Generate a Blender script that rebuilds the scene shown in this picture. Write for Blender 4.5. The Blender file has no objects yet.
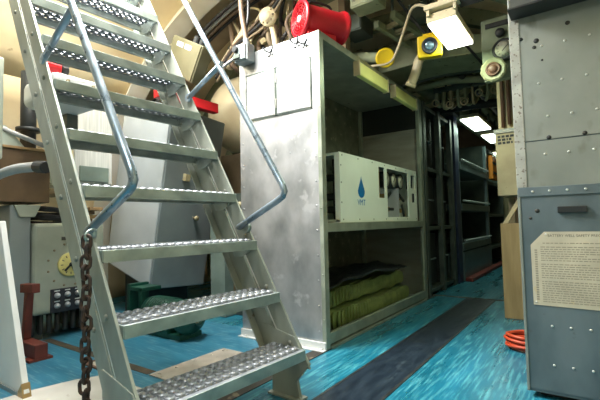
import bpy, bmesh, math, random
from mathutils import Vector, Matrix
random.seed(7)
C = bpy.context.scene.collection
PI = math.pi
V = Vector

# ------------------------------------------------------------------ materials
def mat(name, col, rough=0.5, metal=0.0, col2=None, nscale=6.0, stretch=(1, 1, 1), lo=0.35, hi=0.65,
        spots=None, spot_scale=30.0, spot_th=0.68, bump=0.0, sstretch=None, swidth=.05, bscale=60.0, rvar=0.12, spec=0.5, detail=6.0):
    m = bpy.data.materials.new(name); m.use_nodes = True
    nt = m.node_tree; N = nt.nodes; L = nt.links
    b = N['Principled BSDF']
    b.inputs['Metallic'].default_value = metal
    b.inputs['Specular IOR Level'].default_value = spec
    tc = N.new('ShaderNodeTexCoord'); mp = N.new('ShaderNodeMapping')
    mp.inputs['Scale'].default_value = stretch
    L.new(tc.outputs['Object'], mp.inputs['Vector'])
    n1 = N.new('ShaderNodeTexNoise'); n1.inputs['Scale'].default_value = nscale; n1.inputs['Detail'].default_value = detail
    L.new(mp.outputs[0], n1.inputs['Vector'])
    r = N.new('ShaderNodeValToRGB')
    c2 = col2 or tuple(c * 0.82 for c in col)
    r.color_ramp.elements[0].position = lo; r.color_ramp.elements[0].color = (*c2, 1)
    r.color_ramp.elements[1].position = hi; r.color_ramp.elements[1].color = (*col, 1)
    L.new(n1.outputs['Fac'], r.inputs['Fac'])
    out = r.outputs['Color']
    if spots:
        n2 = N.new('ShaderNodeTexNoise'); n2.inputs['Scale'].default_value = spot_scale; n2.inputs['Detail'].default_value = 4
        if sstretch:
            mp2 = N.new('ShaderNodeMapping'); mp2.inputs['Scale'].default_value = sstretch
            L.new(tc.outputs['Object'], mp2.inputs['Vector']); L.new(mp2.outputs[0], n2.inputs['Vector'])
        else: L.new(tc.outputs['Object'], n2.inputs['Vector'])
        r2 = N.new('ShaderNodeValToRGB'); r2.color_ramp.elements[0].position = spot_th; r2.color_ramp.elements[1].position = min(1, spot_th + swidth)
        r2.color_ramp.elements[0].color = (0, 0, 0, 1); r2.color_ramp.elements[1].color = (1, 1, 1, 1)
        L.new(n2.outputs['Fac'], r2.inputs['Fac'])
        mx = N.new('ShaderNodeMix'); mx.data_type = 'RGBA'
        L.new(r2.outputs['Color'], mx.inputs['Factor']); L.new(out, mx.inputs['A']); mx.inputs['B'].default_value = (*spots, 1)
        out = mx.outputs['Result']
    L.new(out, b.inputs['Base Color'])
    mr = N.new('ShaderNodeMapRange'); mr.inputs['To Min'].default_value = max(.03, rough - rvar); mr.inputs['To Max'].default_value = min(1, rough + rvar)
    L.new(n1.outputs['Fac'], mr.inputs['Value']); L.new(mr.outputs[0], b.inputs['Roughness'])
    if bump:
        n3 = N.new('ShaderNodeTexNoise'); n3.inputs['Scale'].default_value = bscale; n3.inputs['Detail'].default_value = 3
        L.new(mp.outputs[0], n3.inputs['Vector'])
        bp = N.new('ShaderNodeBump'); bp.inputs['Strength'].default_value = bump; bp.inputs['Distance'].default_value = 0.01
        L.new(n3.outputs['Fac'], bp.inputs['Height']); L.new(bp.outputs[0], b.inputs['Normal'])
    return m

def emat(name, col, strength):
    m = bpy.data.materials.new(name); m.use_nodes = True
    b = m.node_tree.nodes['Principled BSDF']
    b.inputs['Base Color'].default_value = (*col, 1)
    b.inputs['Emission Color'].default_value = (*col, 1); b.inputs['Emission Strength'].default_value = strength
    return m

M = {}
M['galv'] = mat('galvanised_steel', (.38, .44, .41), .42, .6, (.22, .27, .25), 9, spots=(.20, .22, .19), spot_scale=22, spot_th=.70)
M['tread'] = mat('tread_steel', (.30, .32, .345), .42, .5, (.20, .22, .24), 12)
M['ladder'] = mat('ladder_frame_paint', (.36, .39, .34), .48, .25, (.235, .265, .23), 7, stretch=(1, 1, .4), spots=(.20, .18, .13), spot_scale=26, spot_th=.70)
M['edge'] = mat('pale_edge', (.92, .90, .84), .5, 0)
M['rail'] = mat('rail_steel', (.33, .41, .48), .30, .6, (.22, .29, .35), 14)
M['alu'] = mat('worn_aluminium', (.55, .56, .57), .40, .75, (.30, .32, .33), 4, stretch=(1.5, 1.5, 1), lo=.3, hi=.7, spots=(.60, .61, .62), spot_scale=7, spot_th=.62, rvar=.18)
M['aludark'] = mat('dull_aluminium', (.36, .37, .33), .5, .4, (.24, .26, .22), 6, spots=(.12, .12, .10), spot_scale=20, spot_th=.7)
M['frame'] = mat('cabinet_frame', (.38, .42, .34), .42, .45, (.26, .30, .24), 8)
M['backwall'] = mat('cabinet_back', (.17, .18, .13), .6, .1, (.09, .10, .07), 7, spots=(.26, .26, .18), spot_scale=14, spot_th=.62)
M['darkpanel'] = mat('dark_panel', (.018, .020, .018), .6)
M['greypanel'] = mat('grey_panel', (.33, .32, .27), .5, .2, (.25, .24, .20), 3, stretch=(1, 1, 5))
M['upper'] = mat('grey_green_paint', (.275, .30, .27), .40, .3, (.19, .22, .20), 3, lo=.3, hi=.7, spots=(.17, .18, .155), spot_scale=9, spot_th=.60, swidth=.12, sstretch=(1, 1, .6), rvar=.15)
M['lower'] = mat('blue_grey_paint', (.125, .165, .18), .45, .25, (.085, .118, .13), 5, stretch=(1.4, 1, .7), spots=(.08, .09, .09), spot_scale=13, spot_th=.70, rvar=.15)
M['hood'] = mat('dark_hood_paint', (.12, .13, .125), .5, .3, (.08, .09, .085), 5)
M['rivet'] = mat('rivet', (.62, .64, .60), .4, .5)
M['floor'] = mat('blue_linoleum', (.010, .185, .295), .30, 0, (.004, .085, .125), 1.4, stretch=(5, 1.0, 1), lo=.30, hi=.70, spots=(.09, .37, .43), spot_scale=14, spot_th=.48, swidth=.26, sstretch=(4.5, .35, 1), rvar=.22, bump=.04, bscale=8, spec=.5, detail=8)
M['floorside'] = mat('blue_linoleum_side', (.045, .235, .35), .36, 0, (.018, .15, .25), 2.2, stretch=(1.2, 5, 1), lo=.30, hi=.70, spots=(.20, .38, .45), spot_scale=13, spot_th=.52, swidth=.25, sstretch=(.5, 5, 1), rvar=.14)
M['runner'] = mat('navy_runner', (.016, .028, .042), .34, 0, (.008, .015, .024), 6, stretch=(4, 1, 1), spots=(.10, .14, .17), spot_scale=9, spot_th=.66, swidth=.15, sstretch=(1, .3, 1))
M['seam'] = mat('brown_seam', (.10, .075, .045), .7, 0, (.05, .04, .025), 12)
M['gap'] = mat('dark_gap', (.045, .038, .028), .7, 0, (.02, .018, .014), 9, spots=(.20, .17, .11), spot_scale=9, spot_th=.64)
M['deckplate'] = mat('bare_deck_plate', (.50, .46, .39), .6, .1, (.38, .35, .29), 8, spots=(.25, .20, .14), spot_scale=25, spot_th=.66)
M['whiteplate'] = mat('white_deck_plate', (.66, .65, .60), .6, 0, (.55, .53, .48), 4, spots=(.40, .36, .30), spot_scale=12, spot_th=.68)
M['white'] = mat('white_paint', (.72, .74, .72), .5, 0, (.62, .65, .64), 4)
M['hull'] = mat('cream_hull', (.84, .72, .48), .62, 0, (.72, .59, .36), 2.5, spots=(.42, .30, .15), spot_scale=7, spot_th=.68, bump=.25, bscale=9)
M['cream'] = mat('cream_paint', (.86, .76, .52), .5, 0, (.74, .63, .40), 4, spots=(.38, .26, .13), spot_scale=14, spot_th=.70)
M['creamlit'] = mat('cream_paint_lit', (.92, .88, .76), .5, 0, (.84, .78, .62), 4)  # cream frame paint whitened so its stripe of strong light is in the colour
M['ribdark'] = mat('brown_rib', (.30, .235, .15), .6, 0, (.20, .15, .09), 5)
M['overhead'] = mat('overhead_green', (.30, .33, .20), .55, 0, (.20, .23, .13), 5, spots=(.08, .08, .05), spot_scale=16, spot_th=.66)
M['pipegreen'] = mat('pipe_green', (.32, .36, .24), .5, 0, (.22, .26, .16), 6)
M['dark'] = mat('dark_metal', (.030, .034, .034), .5, .2, (.015, .018, .018), 8)
M['rack'] = mat('rack_metal', (.10, .125, .105), .45, .35, (.06, .08, .07), 6)
M['navy'] = mat('navy_post', (.035, .055, .12), .4, .1, (.02, .03, .07), 6)
M['bunk'] = mat('bunk_metal', (.22, .29, .30), .35, .45, (.13, .18, .20), 6)
M['cable'] = mat('black_cable', (.02, .02, .022), .45)
M['cablebrown'] = mat('brown_cable', (.16, .11, .07), .55)
M['cablegrey'] = mat('grey_cable', (.42, .43, .43), .5)
M['cabletan'] = mat('tan_cable', (.58, .49, .33), .5)
M['rust'] = mat('rusty_chain', (.095, .055, .038), .7, .35, (.030, .024, .022), 20, lo=.4, hi=.6)
M['red'] = mat('red_paint', (.55, .010, .022), .38, 0, (.42, .006, .014), 5)
M['redbar'] = mat('red_bar_paint', (.62, .015, .022), .42)
M['redbrown'] = mat('red_brown_paint', (.17, .034, .020), .55, 0, (.10, .020, .013), 8, spots=(.06, .03, .02), spot_scale=25, spot_th=.66)
M['hose'] = mat('orange_hose', (.60, .075, .025), .45)
M['skirt'] = mat('red_skirt', (.20, .030, .025), .5)
M['yellow'] = mat('yellow_plastic', (.80, .58, .010), .4, 0, (.68, .46, .006), 5)
M['cover'] = mat('cover_yellow_green', (.80, .80, .30), .4, 0, (.72, .72, .24), 6)
M['machine'] = mat('machine_white', (.84, .90, .80), .4, 0, (.78, .84, .74), 4)
M['brass'] = mat('brass', (.46, .32, .14), .4, .6)
M['wood'] = mat('tan_plywood', (.40, .29, .135), .55, 0, (.30, .21, .09), 4, stretch=(6, 6, .7))
M['tan'] = mat('tan_steel', (.46, .40, .24), .5, .1, (.34, .29, .17), 5, spots=(.22, .17, .09), spot_scale=20, spot_th=.70)
M['tanlight'] = mat('light_tan_paint', (.62, .53, .33), .5, 0, (.50, .42, .25), 5)
M['olive'] = mat('olive_enamel', (.135, .125, .07), .5, 0, (.10, .095, .05), 5)
M['gaugeplate'] = mat('gauge_plate_green', (.24, .29, .19), .5, .1, (.18, .22, .14), 6)
M['valve'] = mat('valve_green', (.34, .36, .21), .5, 0, (.25, .27, .155), 8)
M['brown'] = mat('brown_knob', (.15, .075, .045), .5)
M['face'] = mat('gauge_face', (.70, .70, .56), .5)
M['dial'] = mat('yellow_dial', (.72, .66, .26), .5, 0, (.62, .56, .20), 8)
M['dialbox'] = mat('sage_enamel', (.38, .42, .35), .42, .05, (.30, .34, .28), 4)
M['darkbox'] = mat('control_black', (.022, .026, .035), .45)
M['knob'] = mat('knob_grey', (.45, .48, .50), .4, .3)
M['lockerlight'] = mat('locker_light_grey', (.60, .66, .69), .42, .1, (.52, .58, .61), 4)
M['lockergrey'] = mat('locker_grey_green', (.27, .315, .32), .45, .2, (.22, .26, .265), 4)
M['streak'] = mat('streaked_white', (.60, .61, .57), .5, .05, (.43, .45, .42), 6, stretch=(9, 9, .5))
M['green'] = mat('pump_green', (.009, .085, .055), .4, .1, (.005, .045, .03), 6)
M['greengrey'] = mat('column_green_grey', (.22, .29, .25), .45, .1, (.15, .20, .17), 5)
M['brownbox'] = mat('brown_board', (.16, .10, .048), .6, 0, (.09, .055, .028), 4)
M['cardboard'] = mat('brown_paper', (.40, .26, .12), .7, 0, (.26, .16, .07), 7)
M['paper'] = mat('aged_paper', (.48, .45, .34), .6, 0, (.37, .345, .26), 7, spots=(.44, .38, .24), spot_scale=20, spot_th=.66)
M['ink'] = mat('ink', (.10, .095, .075), .7)
M['inkgrey'] = mat('faded_ink', (.27, .25, .19), .7)
M['blue'] = mat('logo_blue', (.006, .19, .50), .4)
M['hosegreen'] = mat('webbing_yellow_green', (.28, .34, .10), .7, 0, (.17, .21, .06), 10)
M['tarp'] = mat('black_tarp', (.012, .014, .018), .45, 0, (.006, .007, .010), 6)
M['orange'] = mat('orange_vest', (.75, .24, .02), .5)
M['lens'] = mat('lantern_lens', (.25, .42, .52), .12, .6)
M['lamp'] = emat('lamp_diffuser', (1.0, 1.0, .93), 5.0)
M['lampg'] = emat('corridor_diffuser', (.86, 1.0, .88), 4.0)
def glass():
    m = bpy.data.materials.new('acrylic'); m.use_nodes = True
    b = m.node_tree.nodes['Principled BSDF']
    b.inputs['Base Color'].default_value = (.95, .97, .95, 1); b.inputs['Roughness'].default_value = .06
    b.inputs['Transmission Weight'].default_value = 1; b.inputs['IOR'].default_value = 1.05; b.inputs['Specular IOR Level'].default_value = .5
    return m
M['glass'] = glass()

# ------------------------------------------------------------------ mesh builder
class MB:
    def __init__(s): s.bm = bmesh.new()
    def _hex(s, pts, bevel=0, seg=2):
        vs = [s.bm.verts.new(p) for p in pts]
        fs = [s.bm.faces.new([vs[i] for i in f]) for f in ((0, 3, 2, 1), (4, 5, 6, 7), (0, 1, 5, 4), (1, 2, 6, 5), (2, 3, 7, 6), (3, 0, 4, 7))]
        if bevel:
            es = list({e for f in fs for e in f.edges})
            bmesh.ops.bevel(s.bm, geom=es, offset=bevel, segments=seg, profile=.5, affect='EDGES', clamp_overlap=True)
        return s
    def box(s, x0, x1, y0, y1, z0, z1, bevel=0, seg=2):
        return s._hex([(x0, y0, z0), (x1, y0, z0), (x1, y1, z0), (x0, y1, z0), (x0, y0, z1), (x1, y0, z1), (x1, y1, z1), (x0, y1, z1)], bevel, seg)
    def obox(s, c, a, b, d, bevel=0, seg=2):
        c, a, b, d = V(c), V(a), V(b), V(d)
        if a.cross(b).dot(d) < 0: a = -a
        return s._hex([c - a - b - d, c + a - b - d, c + a + b - d, c - a + b - d, c - a - b + d, c + a - b + d, c + a + b + d, c - a + b + d], bevel, seg)
    def hexa(s, bottom, top, bevel=0, seg=2): return s._hex(list(bottom) + list(top), bevel, seg)
    def prism(s, poly, vec, bevel=0):
        vec = V(vec); a = [s.bm.verts.new(p) for p in poly]; b = [s.bm.verts.new(V(p) + vec) for p in poly]
        n = len(poly); fs = [s.bm.faces.new(list(reversed(a))), s.bm.faces.new(b)]
        for i in range(n): fs.append(s.bm.faces.new((a[i], a[(i + 1) % n], b[(i + 1) % n], b[i])))
        bmesh.ops.recalc_face_normals(s.bm, faces=fs)
        if bevel:
            es = list({e for f in fs for e in f.edges})
            bmesh.ops.bevel(s.bm, geom=es, offset=bevel, segments=2, profile=.5, affect='EDGES', clamp_overlap=True)
        return s
    def ring_frame(s, pts, closed):
        n = len(pts); T = []
        for i in range(n):
            if closed: t = pts[(i + 1) % n] - pts[i - 1]
            else: t = pts[min(i + 1, n - 1)] - pts[max(i - 1, 0)]
            T.append(t.normalized())
        u = T[0].orthogonal().normalized(); U = []
        for i in range(n):
            u = (u - T[i] * u.dot(T[i]))
            if u.length < 1e-6: u = T[i].orthogonal()
            u.normalize(); U.append(u.copy())
        return T, U
    def tube(s, pts, r, n=10, closed=False, smooth=0):
        pts = [V(p) for p in pts]
        if smooth: pts = chaikin(pts, smooth, closed)
        T, U = s.ring_frame(pts, closed); rings = []
        for i, p in enumerate(pts):
            w = T[i].cross(U[i]); rr = r[i] if isinstance(r, (list, tuple)) else r
            rings.append([s.bm.verts.new(p + (U[i] * math.cos(2 * PI * k / n) + w * math.sin(2 * PI * k / n)) * rr) for k in range(n)])
        m = len(rings)
        for i in range(m if closed else m - 1):
            a, b = rings[i], rings[(i + 1) % m]
            for k in range(n): 
                f = s.bm.faces.new((a[k], a[(k + 1) % n], b[(k + 1) % n], b[k])); f.smooth = True
        if not closed:
            s.bm.faces.new(list(reversed(rings[0]))); s.bm.faces.new(rings[-1])
        return s
    def lathe(s, o, axis, prof, n=24, smooth=True, caps=True):
        o = V(o); ax = V(axis).normalized(); u = ax.orthogonal().normalized(); w = ax.cross(u); rings = []
        for r, h in prof:
            if r < 1e-6: rings.append([s.bm.verts.new(o + ax * h)])
            else: rings.append([s.bm.verts.new(o + ax * h + (u * math.cos(2 * PI * k / n) + w * math.sin(2 * PI * k / n)) * r) for k in range(n)])
        for a, b in zip(rings, rings[1:]):
            for k in range(n):
                k2 = (k + 1) % n
                if len(a) == 1 and len(b) == 1: continue
                if len(a) == 1: f = s.bm.faces.new((a[0], b[k2], b[k]))
                elif len(b) == 1: f = s.bm.faces.new((a[k], a[k2], b[0]))
                else: f = s.bm.faces.new((a[k], a[k2], b[k2], b[k]))
                f.smooth = smooth
        if caps and len(rings[0]) > 1: s.bm.faces.new(list(reversed(rings[0])))
        if caps and len(rings[-1]) > 1: s.bm.faces.new(rings[-1])
        return s
    def cyl(s, a, b, r, n=20):
        a, b = V(a), V(b); d = b - a; L = d.length; e = min(r * .12, L * .2)
        return s.lathe(a, d, [(r - e, 0), (r, e), (r, L - e), (r - e, L)], n, smooth=False)
    def torus(s, c, axis, R, r, n=28, k=10):
        ax = V(axis).normalized(); u = ax.orthogonal().normalized(); w = ax.cross(u); c = V(c)
        return s.tube([c + (u * math.cos(2 * PI * i / n) + w * math.sin(2 * PI * i / n)) * R for i in range(n)], r, k, closed=True)

def chaikin(pts, it, closed=False):
    for _ in range(it):
        out = [] if closed else [pts[0]]
        n = len(pts)
        for i in range(n if closed else n - 1):
            a, b = pts[i], pts[(i + 1) % n]
            out += [a * .75 + b * .25, a * .25 + b * .75]
        if not closed: out.append(pts[-1])
        pts = out
    return pts

def world_of(o):
    m = Matrix.Identity(4)
    while o is not None:
        m = Matrix.LocRotScale(o.location, o.rotation_euler, o.scale) @ m; o = o.parent
    return m
def obj(name, mb, m, parent=None, local=False, label=None):
    bm = mb.bm
    if parent is not None and not local: bm.transform(world_of(parent).inverted())
    bmesh.ops.recalc_face_normals(bm, faces=bm.faces)
    me = bpy.data.meshes.new(name); bm.to_mesh(me); bm.free()
    me.materials.append(M[m] if isinstance(m, str) else m)
    o = bpy.data.objects.new(name, me); C.objects.link(o)
    if parent is not None: o.parent = parent
    if label: o['label'] = label
    return o
def thing(name, label, cat, loc=(0, 0, 0), rotz=0, group=None):
    o = bpy.data.objects.new(name, None); C.objects.link(o); o.empty_display_size = .1
    o.location = loc; o.rotation_euler = (0, 0, rotz)
    return tag(o, label, cat, group)
def tag(o, label, cat, group=None):
    o['label'] = label; o['category'] = cat
    if group: o['group'] = group
    return o
def solo(name, mb, m, label, cat, group=None):
    """a thing that is one mesh: its origin goes to the base of its bounds"""
    bm = mb.bm; xs = [v.co for v in bm.verts]
    base = V(((min(p.x for p in xs) + max(p.x for p in xs)) / 2, (min(p.y for p in xs) + max(p.y for p in xs)) / 2, min(p.z for p in xs)))
    bm.transform(Matrix.Translation(-base)); o = obj(name, mb, m); o.location = base
    return tag(o, label, cat, group)
def struct(name, mb, m, parent=None):
    o = obj(name, mb, m, parent)
    if parent is None: o['kind'] = 'structure'
    return o
def text(name, body, size, m, origin, right, up, parent, depth=.0006, align='LEFT', squeeze=1.0):
    cu = bpy.data.curves.new(name, 'FONT'); cu.body = body; cu.size = size; cu.extrude = depth; cu.align_x = align; cu.space_character = 1.05
    t = bpy.data.objects.new(name, cu); C.objects.link(t)
    bpy.context.view_layer.update()
    me = bpy.data.meshes.new_from_object(t.evaluated_get(bpy.context.evaluated_depsgraph_get()))
    C.objects.unlink(t); bpy.data.objects.remove(t)
    r, u = V(right).normalized(), V(up).normalized(); n = r.cross(u)
    mx = Matrix(((r.x * squeeze, u.x, n.x, origin[0]), (r.y * squeeze, u.y, n.y, origin[1]), (r.z * squeeze, u.z, n.z, origin[2]), (0, 0, 0, 1)))
    me.transform(world_of(parent).inverted() @ mx)
    me.materials.clear(); me.materials.append(M[m]); me.name = name
    o = bpy.data.objects.new(name, me); C.objects.link(o); o.parent = parent
    return o
def studs(name, pts, axis, prof, m, parent, n=8):
    first = None; w = world_of(parent).inverted()
    for p in pts:
        if first is None: first = o = obj(name, MB().lathe((0, 0, 0), axis, prof, n), m, parent, local=True)
        else: o = first.copy(); C.objects.link(o); o.parent = parent
        o.location = w @ V(p)
RV = [(.006, 0), (.005, .003), (0, .004)]
def copy_tree(o, parent=None):
    c = o.copy(); C.objects.link(c)
    if parent is not None: c.parent = parent
    for ch in list(o.children): copy_tree(ch, c)
    return c

# ------------------------------------------------------------------ camera
cam = bpy.data.objects.new('camera', bpy.data.cameras.new('camera')); C.objects.link(cam)
cam.data.sensor_width = 36; cam.data.lens = 36 * 409 / 600; cam.data.clip_start = .05
def cray(px, py): return V((px - 300, 200 - py, -409))
Yc = cray(590, 217).normalized(); Xc = -cray(-280, 236); Xc = (Xc - Yc * Xc.dot(Yc)).normalized(); Zc = Xc.cross(Yc)
R3 = Matrix((Xc, Yc, Zc))
cam.matrix_world = Matrix.Translation((0, 0, .85)) @ R3.to_4x4()
bpy.context.scene.camera = cam

# ------------------------------------------------------------------ hull, floor, frames (the setting)
HX, HZ, HR = -2.0, .42, 2.8
def hp(t, y, r=HR): return V((HX + r * math.cos(math.radians(t)), y, HZ + r * math.sin(math.radians(t))))
def hull(name, t0, t1, hole=None):
    mb = MB(); n = max(1, round(abs(t1 - t0) / 5)); ts = [t0 + (t1 - t0) * i / n for i in range(n + 1)]
    ys = [-2.6, -1.0, .55, 1.85, 3.2, 4.6, 6.0, 8.0, 10.6]
    g = [[mb.bm.verts.new(hp(t, y)) for t in ts] for y in ys]
    for j in range(len(ys) - 1):
        for i in range(n):
            if hole and hole[0] <= (ts[i] + ts[i + 1]) / 2 <= hole[1] and j == 2: continue
            f = mb.bm.faces.new((g[j][i], g[j][i + 1], g[j + 1][i + 1], g[j + 1][i])); f.smooth = True
    o = struct(name, mb, 'hull')
    md = o.modifiers.new('thickness', 'SOLIDIFY'); md.thickness = .05; md.offset = 1
    return o
hull('wall_left', 190, 140); hull('ceiling', 140, 40, hole=(86, 111)); hull('wall_right', 40, -10)
struct('floor', MB().box(-4.76, .76, -2.6, 10.6, -.06, 0), 'floor')
def bulkhead(name, y0, y1, r=2.8):
    poly = [hp(t, y0, r) for t in range(-9, 190, 6)]
    struct(name, MB().prism(poly, (0, y1 - y0, 0)), 'ribdark')
bulkhead('wall_far', 10.5, 10.6); bulkhead('wall_rear', -2.6, -2.5)
# hatch trunk (daylight comes down it)
hx0, hx1, hy0, hy1 = hp(110, 0).x, hp(85, 0).x, .55, 1.85
mb = MB()
for a in ((hx0 - .03, hx0, hy0, hy1), (hx1, hx1 + .03, hy0, hy1), (hx0, hx1, hy0 - .03, hy0), (hx0, hx1, hy1, hy1 + .03)): mb.box(*a, 2.98, 3.7)
struct('trim_1', mb, 'hull')
# ring frames: web + flange
def ring(name, y, m, t0=188, t1=-8, rin=2.63, fw=.05):
    mb = MB(); N = 50
    prof = [(2.80, y - .008), (2.80, y + .008), (rin + .015, y + .008), (rin + .015, y + fw), (rin, y + fw), (rin, y - fw), (rin + .015, y - fw), (rin + .015, y - .008)]
    rows = []
    for i in range(N + 1):
        t = t0 + (t1 - t0) * i / N
        rows.append([mb.bm.verts.new(hp(t, yy, r)) for r, yy in prof])
    for a, b in zip(rows, rows[1:]):
        for k in range(8): mb.bm.faces.new((a[k], a[(k + 1) % 8], b[(k + 1) % 8], b[k]))
    mb.bm.faces.new(rows[0]); mb.bm.faces.new(rows[-1])
    struct(name, mb, m)
for i, (y, m) in enumerate([(-1.4, 'hull'), (-.4, 'hull'), (2.52, 'creamlit'), (2.98, 'ribdark'), (3.5, 'overhead'), (4.3, 'overhead'), (5.1, 'overhead'), (5.9, 'overhead'), (6.7, 'overhead'), (7.5, 'overhead'), (8.4, 'overhead'), (9.3, 'overhead')]):  # one cream frame painted paler as if lit, one brown as if shaded
    ring('trim_%d' % (i + 2), y, m, t1=36 if 2.2 < y < 3 else -8, fw=.11 if m in ('creamlit', 'ribdark') else .05)

# floor coverings
struct('trim_20', MB().box(-1.12, -.86, -1.0, 4.72, 0, .003), 'runner')
struct('trim_21', MB().box(-1.515, -.62, 4.70, 4.74, 0, .004), 'seam')
struct('trim_22', MB().box(-1.55, -1.462, 0.6, 4.70, 0, .004), 'gap')
struct('trim_23', MB().box(-3.45, -2.12, 1.44, 1.50, 0, .004), 'seam')
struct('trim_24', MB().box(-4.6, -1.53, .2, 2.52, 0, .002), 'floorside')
struct('trim_25', MB().box(-1.135, -1.12, -1.0, 4.72, 0, .004), 'dark')
struct('trim_26', MB().box(-.86, -.845, -1.0, 4.72, 0, .004), 'dark')
mb = MB(); mb.box(-2.10, -1.545, 1.44, 2.02, .0022, .007)
for x in (-2.06, -1.92, -1.78, -1.64):
    for y in (1.48, 1.6, 1.74, 1.88, 1.98): mb.lathe((x, y, .007), (0, 0, 1), [(.010, 0), (.008, .003), (0, .004)], 8)
solo('deck_plate', mb, 'deckplate', 'bare tan deck plate with screw heads set in the blue floor behind the bottom tread', 'deck plate')
poly = [(-2.46, .5, .0022), (-2.44, .95, .0022), (-2.39, 1.17, .0022), (-2.33, 1.28, .0022), (-2.1, 1.30, .0022), (-1.55, 1.30, .0022), (-1.55, .5, .0022)]
solo('deck_plate', MB().prism(poly, (0, 0, .005)), 'whiteplate', 'large white painted deck plate beneath the hanging chain', 'deck plate')
mb = MB(); mb.box(-2.60, -2.40, 1.13, 1.24, .0022, .009)
p = thing('floor_socket', 'small flush rectangular floor fitting with brown rim at edge of white plate', 'floor fitting', (-2.5, 1.35, 0))
obj('rim', MB().box(-2.62, -2.42, 1.325, 1.345, .0022, .012).box(-2.62, -2.42, 1.42, 1.44, .0022, .012).box(-2.62, -2.60, 1.325, 1.44, .0022, .012).box(-2.44, -2.42, 1.325, 1.44, .0022, .012), 'brown', p)
obj('plate', MB().box(-2.60, -2.44, 1.345, 1.42, .0022, .008), 'deckplate', p)

# ------------------------------------------------------------------ ladder
A = math.radians(3.62); LO = V((-1.179, 1.220, 0))
lad = thing('ship_ladder', 'steep grey steel stair ladder with perforated treads rising to the left', 'ladder', LO, -A)
def lf(z, perp=0): # stringer side line: front edge at height z, perp back into the ladder
    return -.156 / .258 * (z - .245)
S = V((-.516, 0, .856)).normalized(); Pn = V((.856, 0, .516)).normalized(); Q0 = V((0, 0, .245))
def sp(along, perp, y): q = Q0 + S * along + Pn * perp; return V((q.x, y, q.z))
def at_z(z, perp): return ((z - .245) - Pn.z * perp) / S.z
for side, ys in ((-1, -.4155), (1, .4155)):
    y0, y1 = (ys - .006, ys + .006)
    st = obj('stringer', MB().prism([sp(at_z(.16, -.010), -.010, y0), sp(at_z(.16, -.103), -.103, y0), sp(3.3, -.103, y0), sp(3.3, -.010, y0)], (0, .012, 0), .002), 'ladder', lad, local=True)
    mb = MB().prism([sp(at_z(.20, -.124), -.124, y0), sp(at_z(.20, -.222), -.222, y0), sp(3.3, -.222, y0), sp(3.3, -.124, y0)], (0, .012, 0), .002)
    inn = -side
    ya, yb = sorted((ys, ys + inn * .045))
    mb.prism([sp(at_z(.22, -.222), -.222, ya), sp(at_z(.22, -.230), -.230, ya), sp(3.3, -.230, ya), sp(3.3, -.222, ya)], (0, yb - ya, 0))
    obj('rear_bar', mb, 'ladder', st, local=True)
    # pale bead along the gap, splice ties and bolts
    obj('edge_bead', MB().tube([sp(.12, -.1055, ys), sp(3.3, -.1055, ys)], .0075, 6), 'edge', st, local=True)
    for k in range(13): obj('tie', MB().prism([sp(.12 + k * .25, -.10, ys - .003), sp(.12 + k * .25, -.13, ys - .003), sp(.20 + k * .25, -.13, ys - .003), sp(.20 + k * .25, -.10, ys - .003)], (0, .006, 0)), 'ladder', st, local=True)
    for k in range(11):
        for pp in (-.055, -.170):
            mb = MB().lathe(sp(.06 + k * .302, pp, ys - .007) if side < 0 else sp(.06 + k * .302, pp, ys - .007), (0, -1, 0), [(.011, 0), (.011, .006), (.006, .009), (0, .009)], 8, smooth=False)
            obj('bolt', mb, 'aludark', st, local=True)
    foot = [(-.20, 0), (-.02, 0), (-.04, .09), (.035, .18), (-.05, .30), (-.26, .34), (-.26, .24), (-.20, .1)]
    fb = MB().prism([(x, ys - .010, z) for x, z in foot], (0, .02, 0), .002)
    fb.box(-.21, -.01, ys - .035, ys + .035, 0.003, .012)
    obj('foot_bracket', fb, 'ladder', st, local=True)
# treads: perforated anti slip planks, shared mesh
def tread_mb():
    mb = MB(); bm = mb.bm; W = .403; nx, ny = 4, 19; cy = 2 * W / ny; cx = .0435; n = 14; x0 = -.012
    for i in range(nx):
        for j in range(ny):
            ox = x0 - cx * (i + .5); oy = -W + cy * (j + .5); rows = [[] for _ in range(5)]
            for k in range(n):
                t = 2 * PI * k / n; x, y = math.cos(t), math.sin(t); s_ = 1 / max(abs(x), abs(y))
                rows[0].append(bm.verts.new((ox + x * s_ * cx / 2, oy + y * s_ * cy / 2, 0)))
                for q, (r, z) in enumerate(((.0200, 0), (.0172, .007), (.0150, .010), (.0128, .004))): rows[q + 1].append(bm.verts.new((ox + x * r, oy + y * r, z)))
            for a, b in zip(rows, rows[1:]):
                for k in range(n):
                    f = bm.faces.new((a[k], a[(k + 1) % n], b[(k + 1) % n], b[k]))
    for xa, xb in ((.016, x0), (x0 - nx * cx, -.205)):
        bm.faces.new([bm.verts.new(p) for p in ((xa, -W, 0), (xa, W, 0), (xb, W, 0), (xb, -W, 0))])
    return mb
def skirt_mb():
    mb = MB(); W = .406; D = .215
    mb.box(.012, .018, -W, W, -.042, .003, .002).box(-D + .012, -D + .018, -W, W, -.042, .003, .002)
    mb.box(-.004, .018, -W, W, -.044, -.040).box(-D + .012, -D + .034, -W, W, -.044, -.040)
    mb.box(-D + .015, .015, -W - .003, -W + .003, -.042, .003, .001).box(-D + .015, .015, W - .003, W + .003, -.042, .003, .001)
    return mb
t0 = obj('tread', tread_mb(), 'tread', lad, local=True); t0.location = (0, 0, .245)
md = t0.modifiers.new('gauge', 'SOLIDIFY'); md.thickness = .003; md.offset = -1
k0 = obj('tread_channel', skirt_mb(), 'galv', t0, local=True)
def brk(s):
    y = s * .4
    return MB().prism([(-.17, y, -.043), (-.03, y, -.043), (-.03, y, -.055), (-.09, y, -.085), (-.15, y, -.085)], (0, -s * .006, 0))
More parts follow.
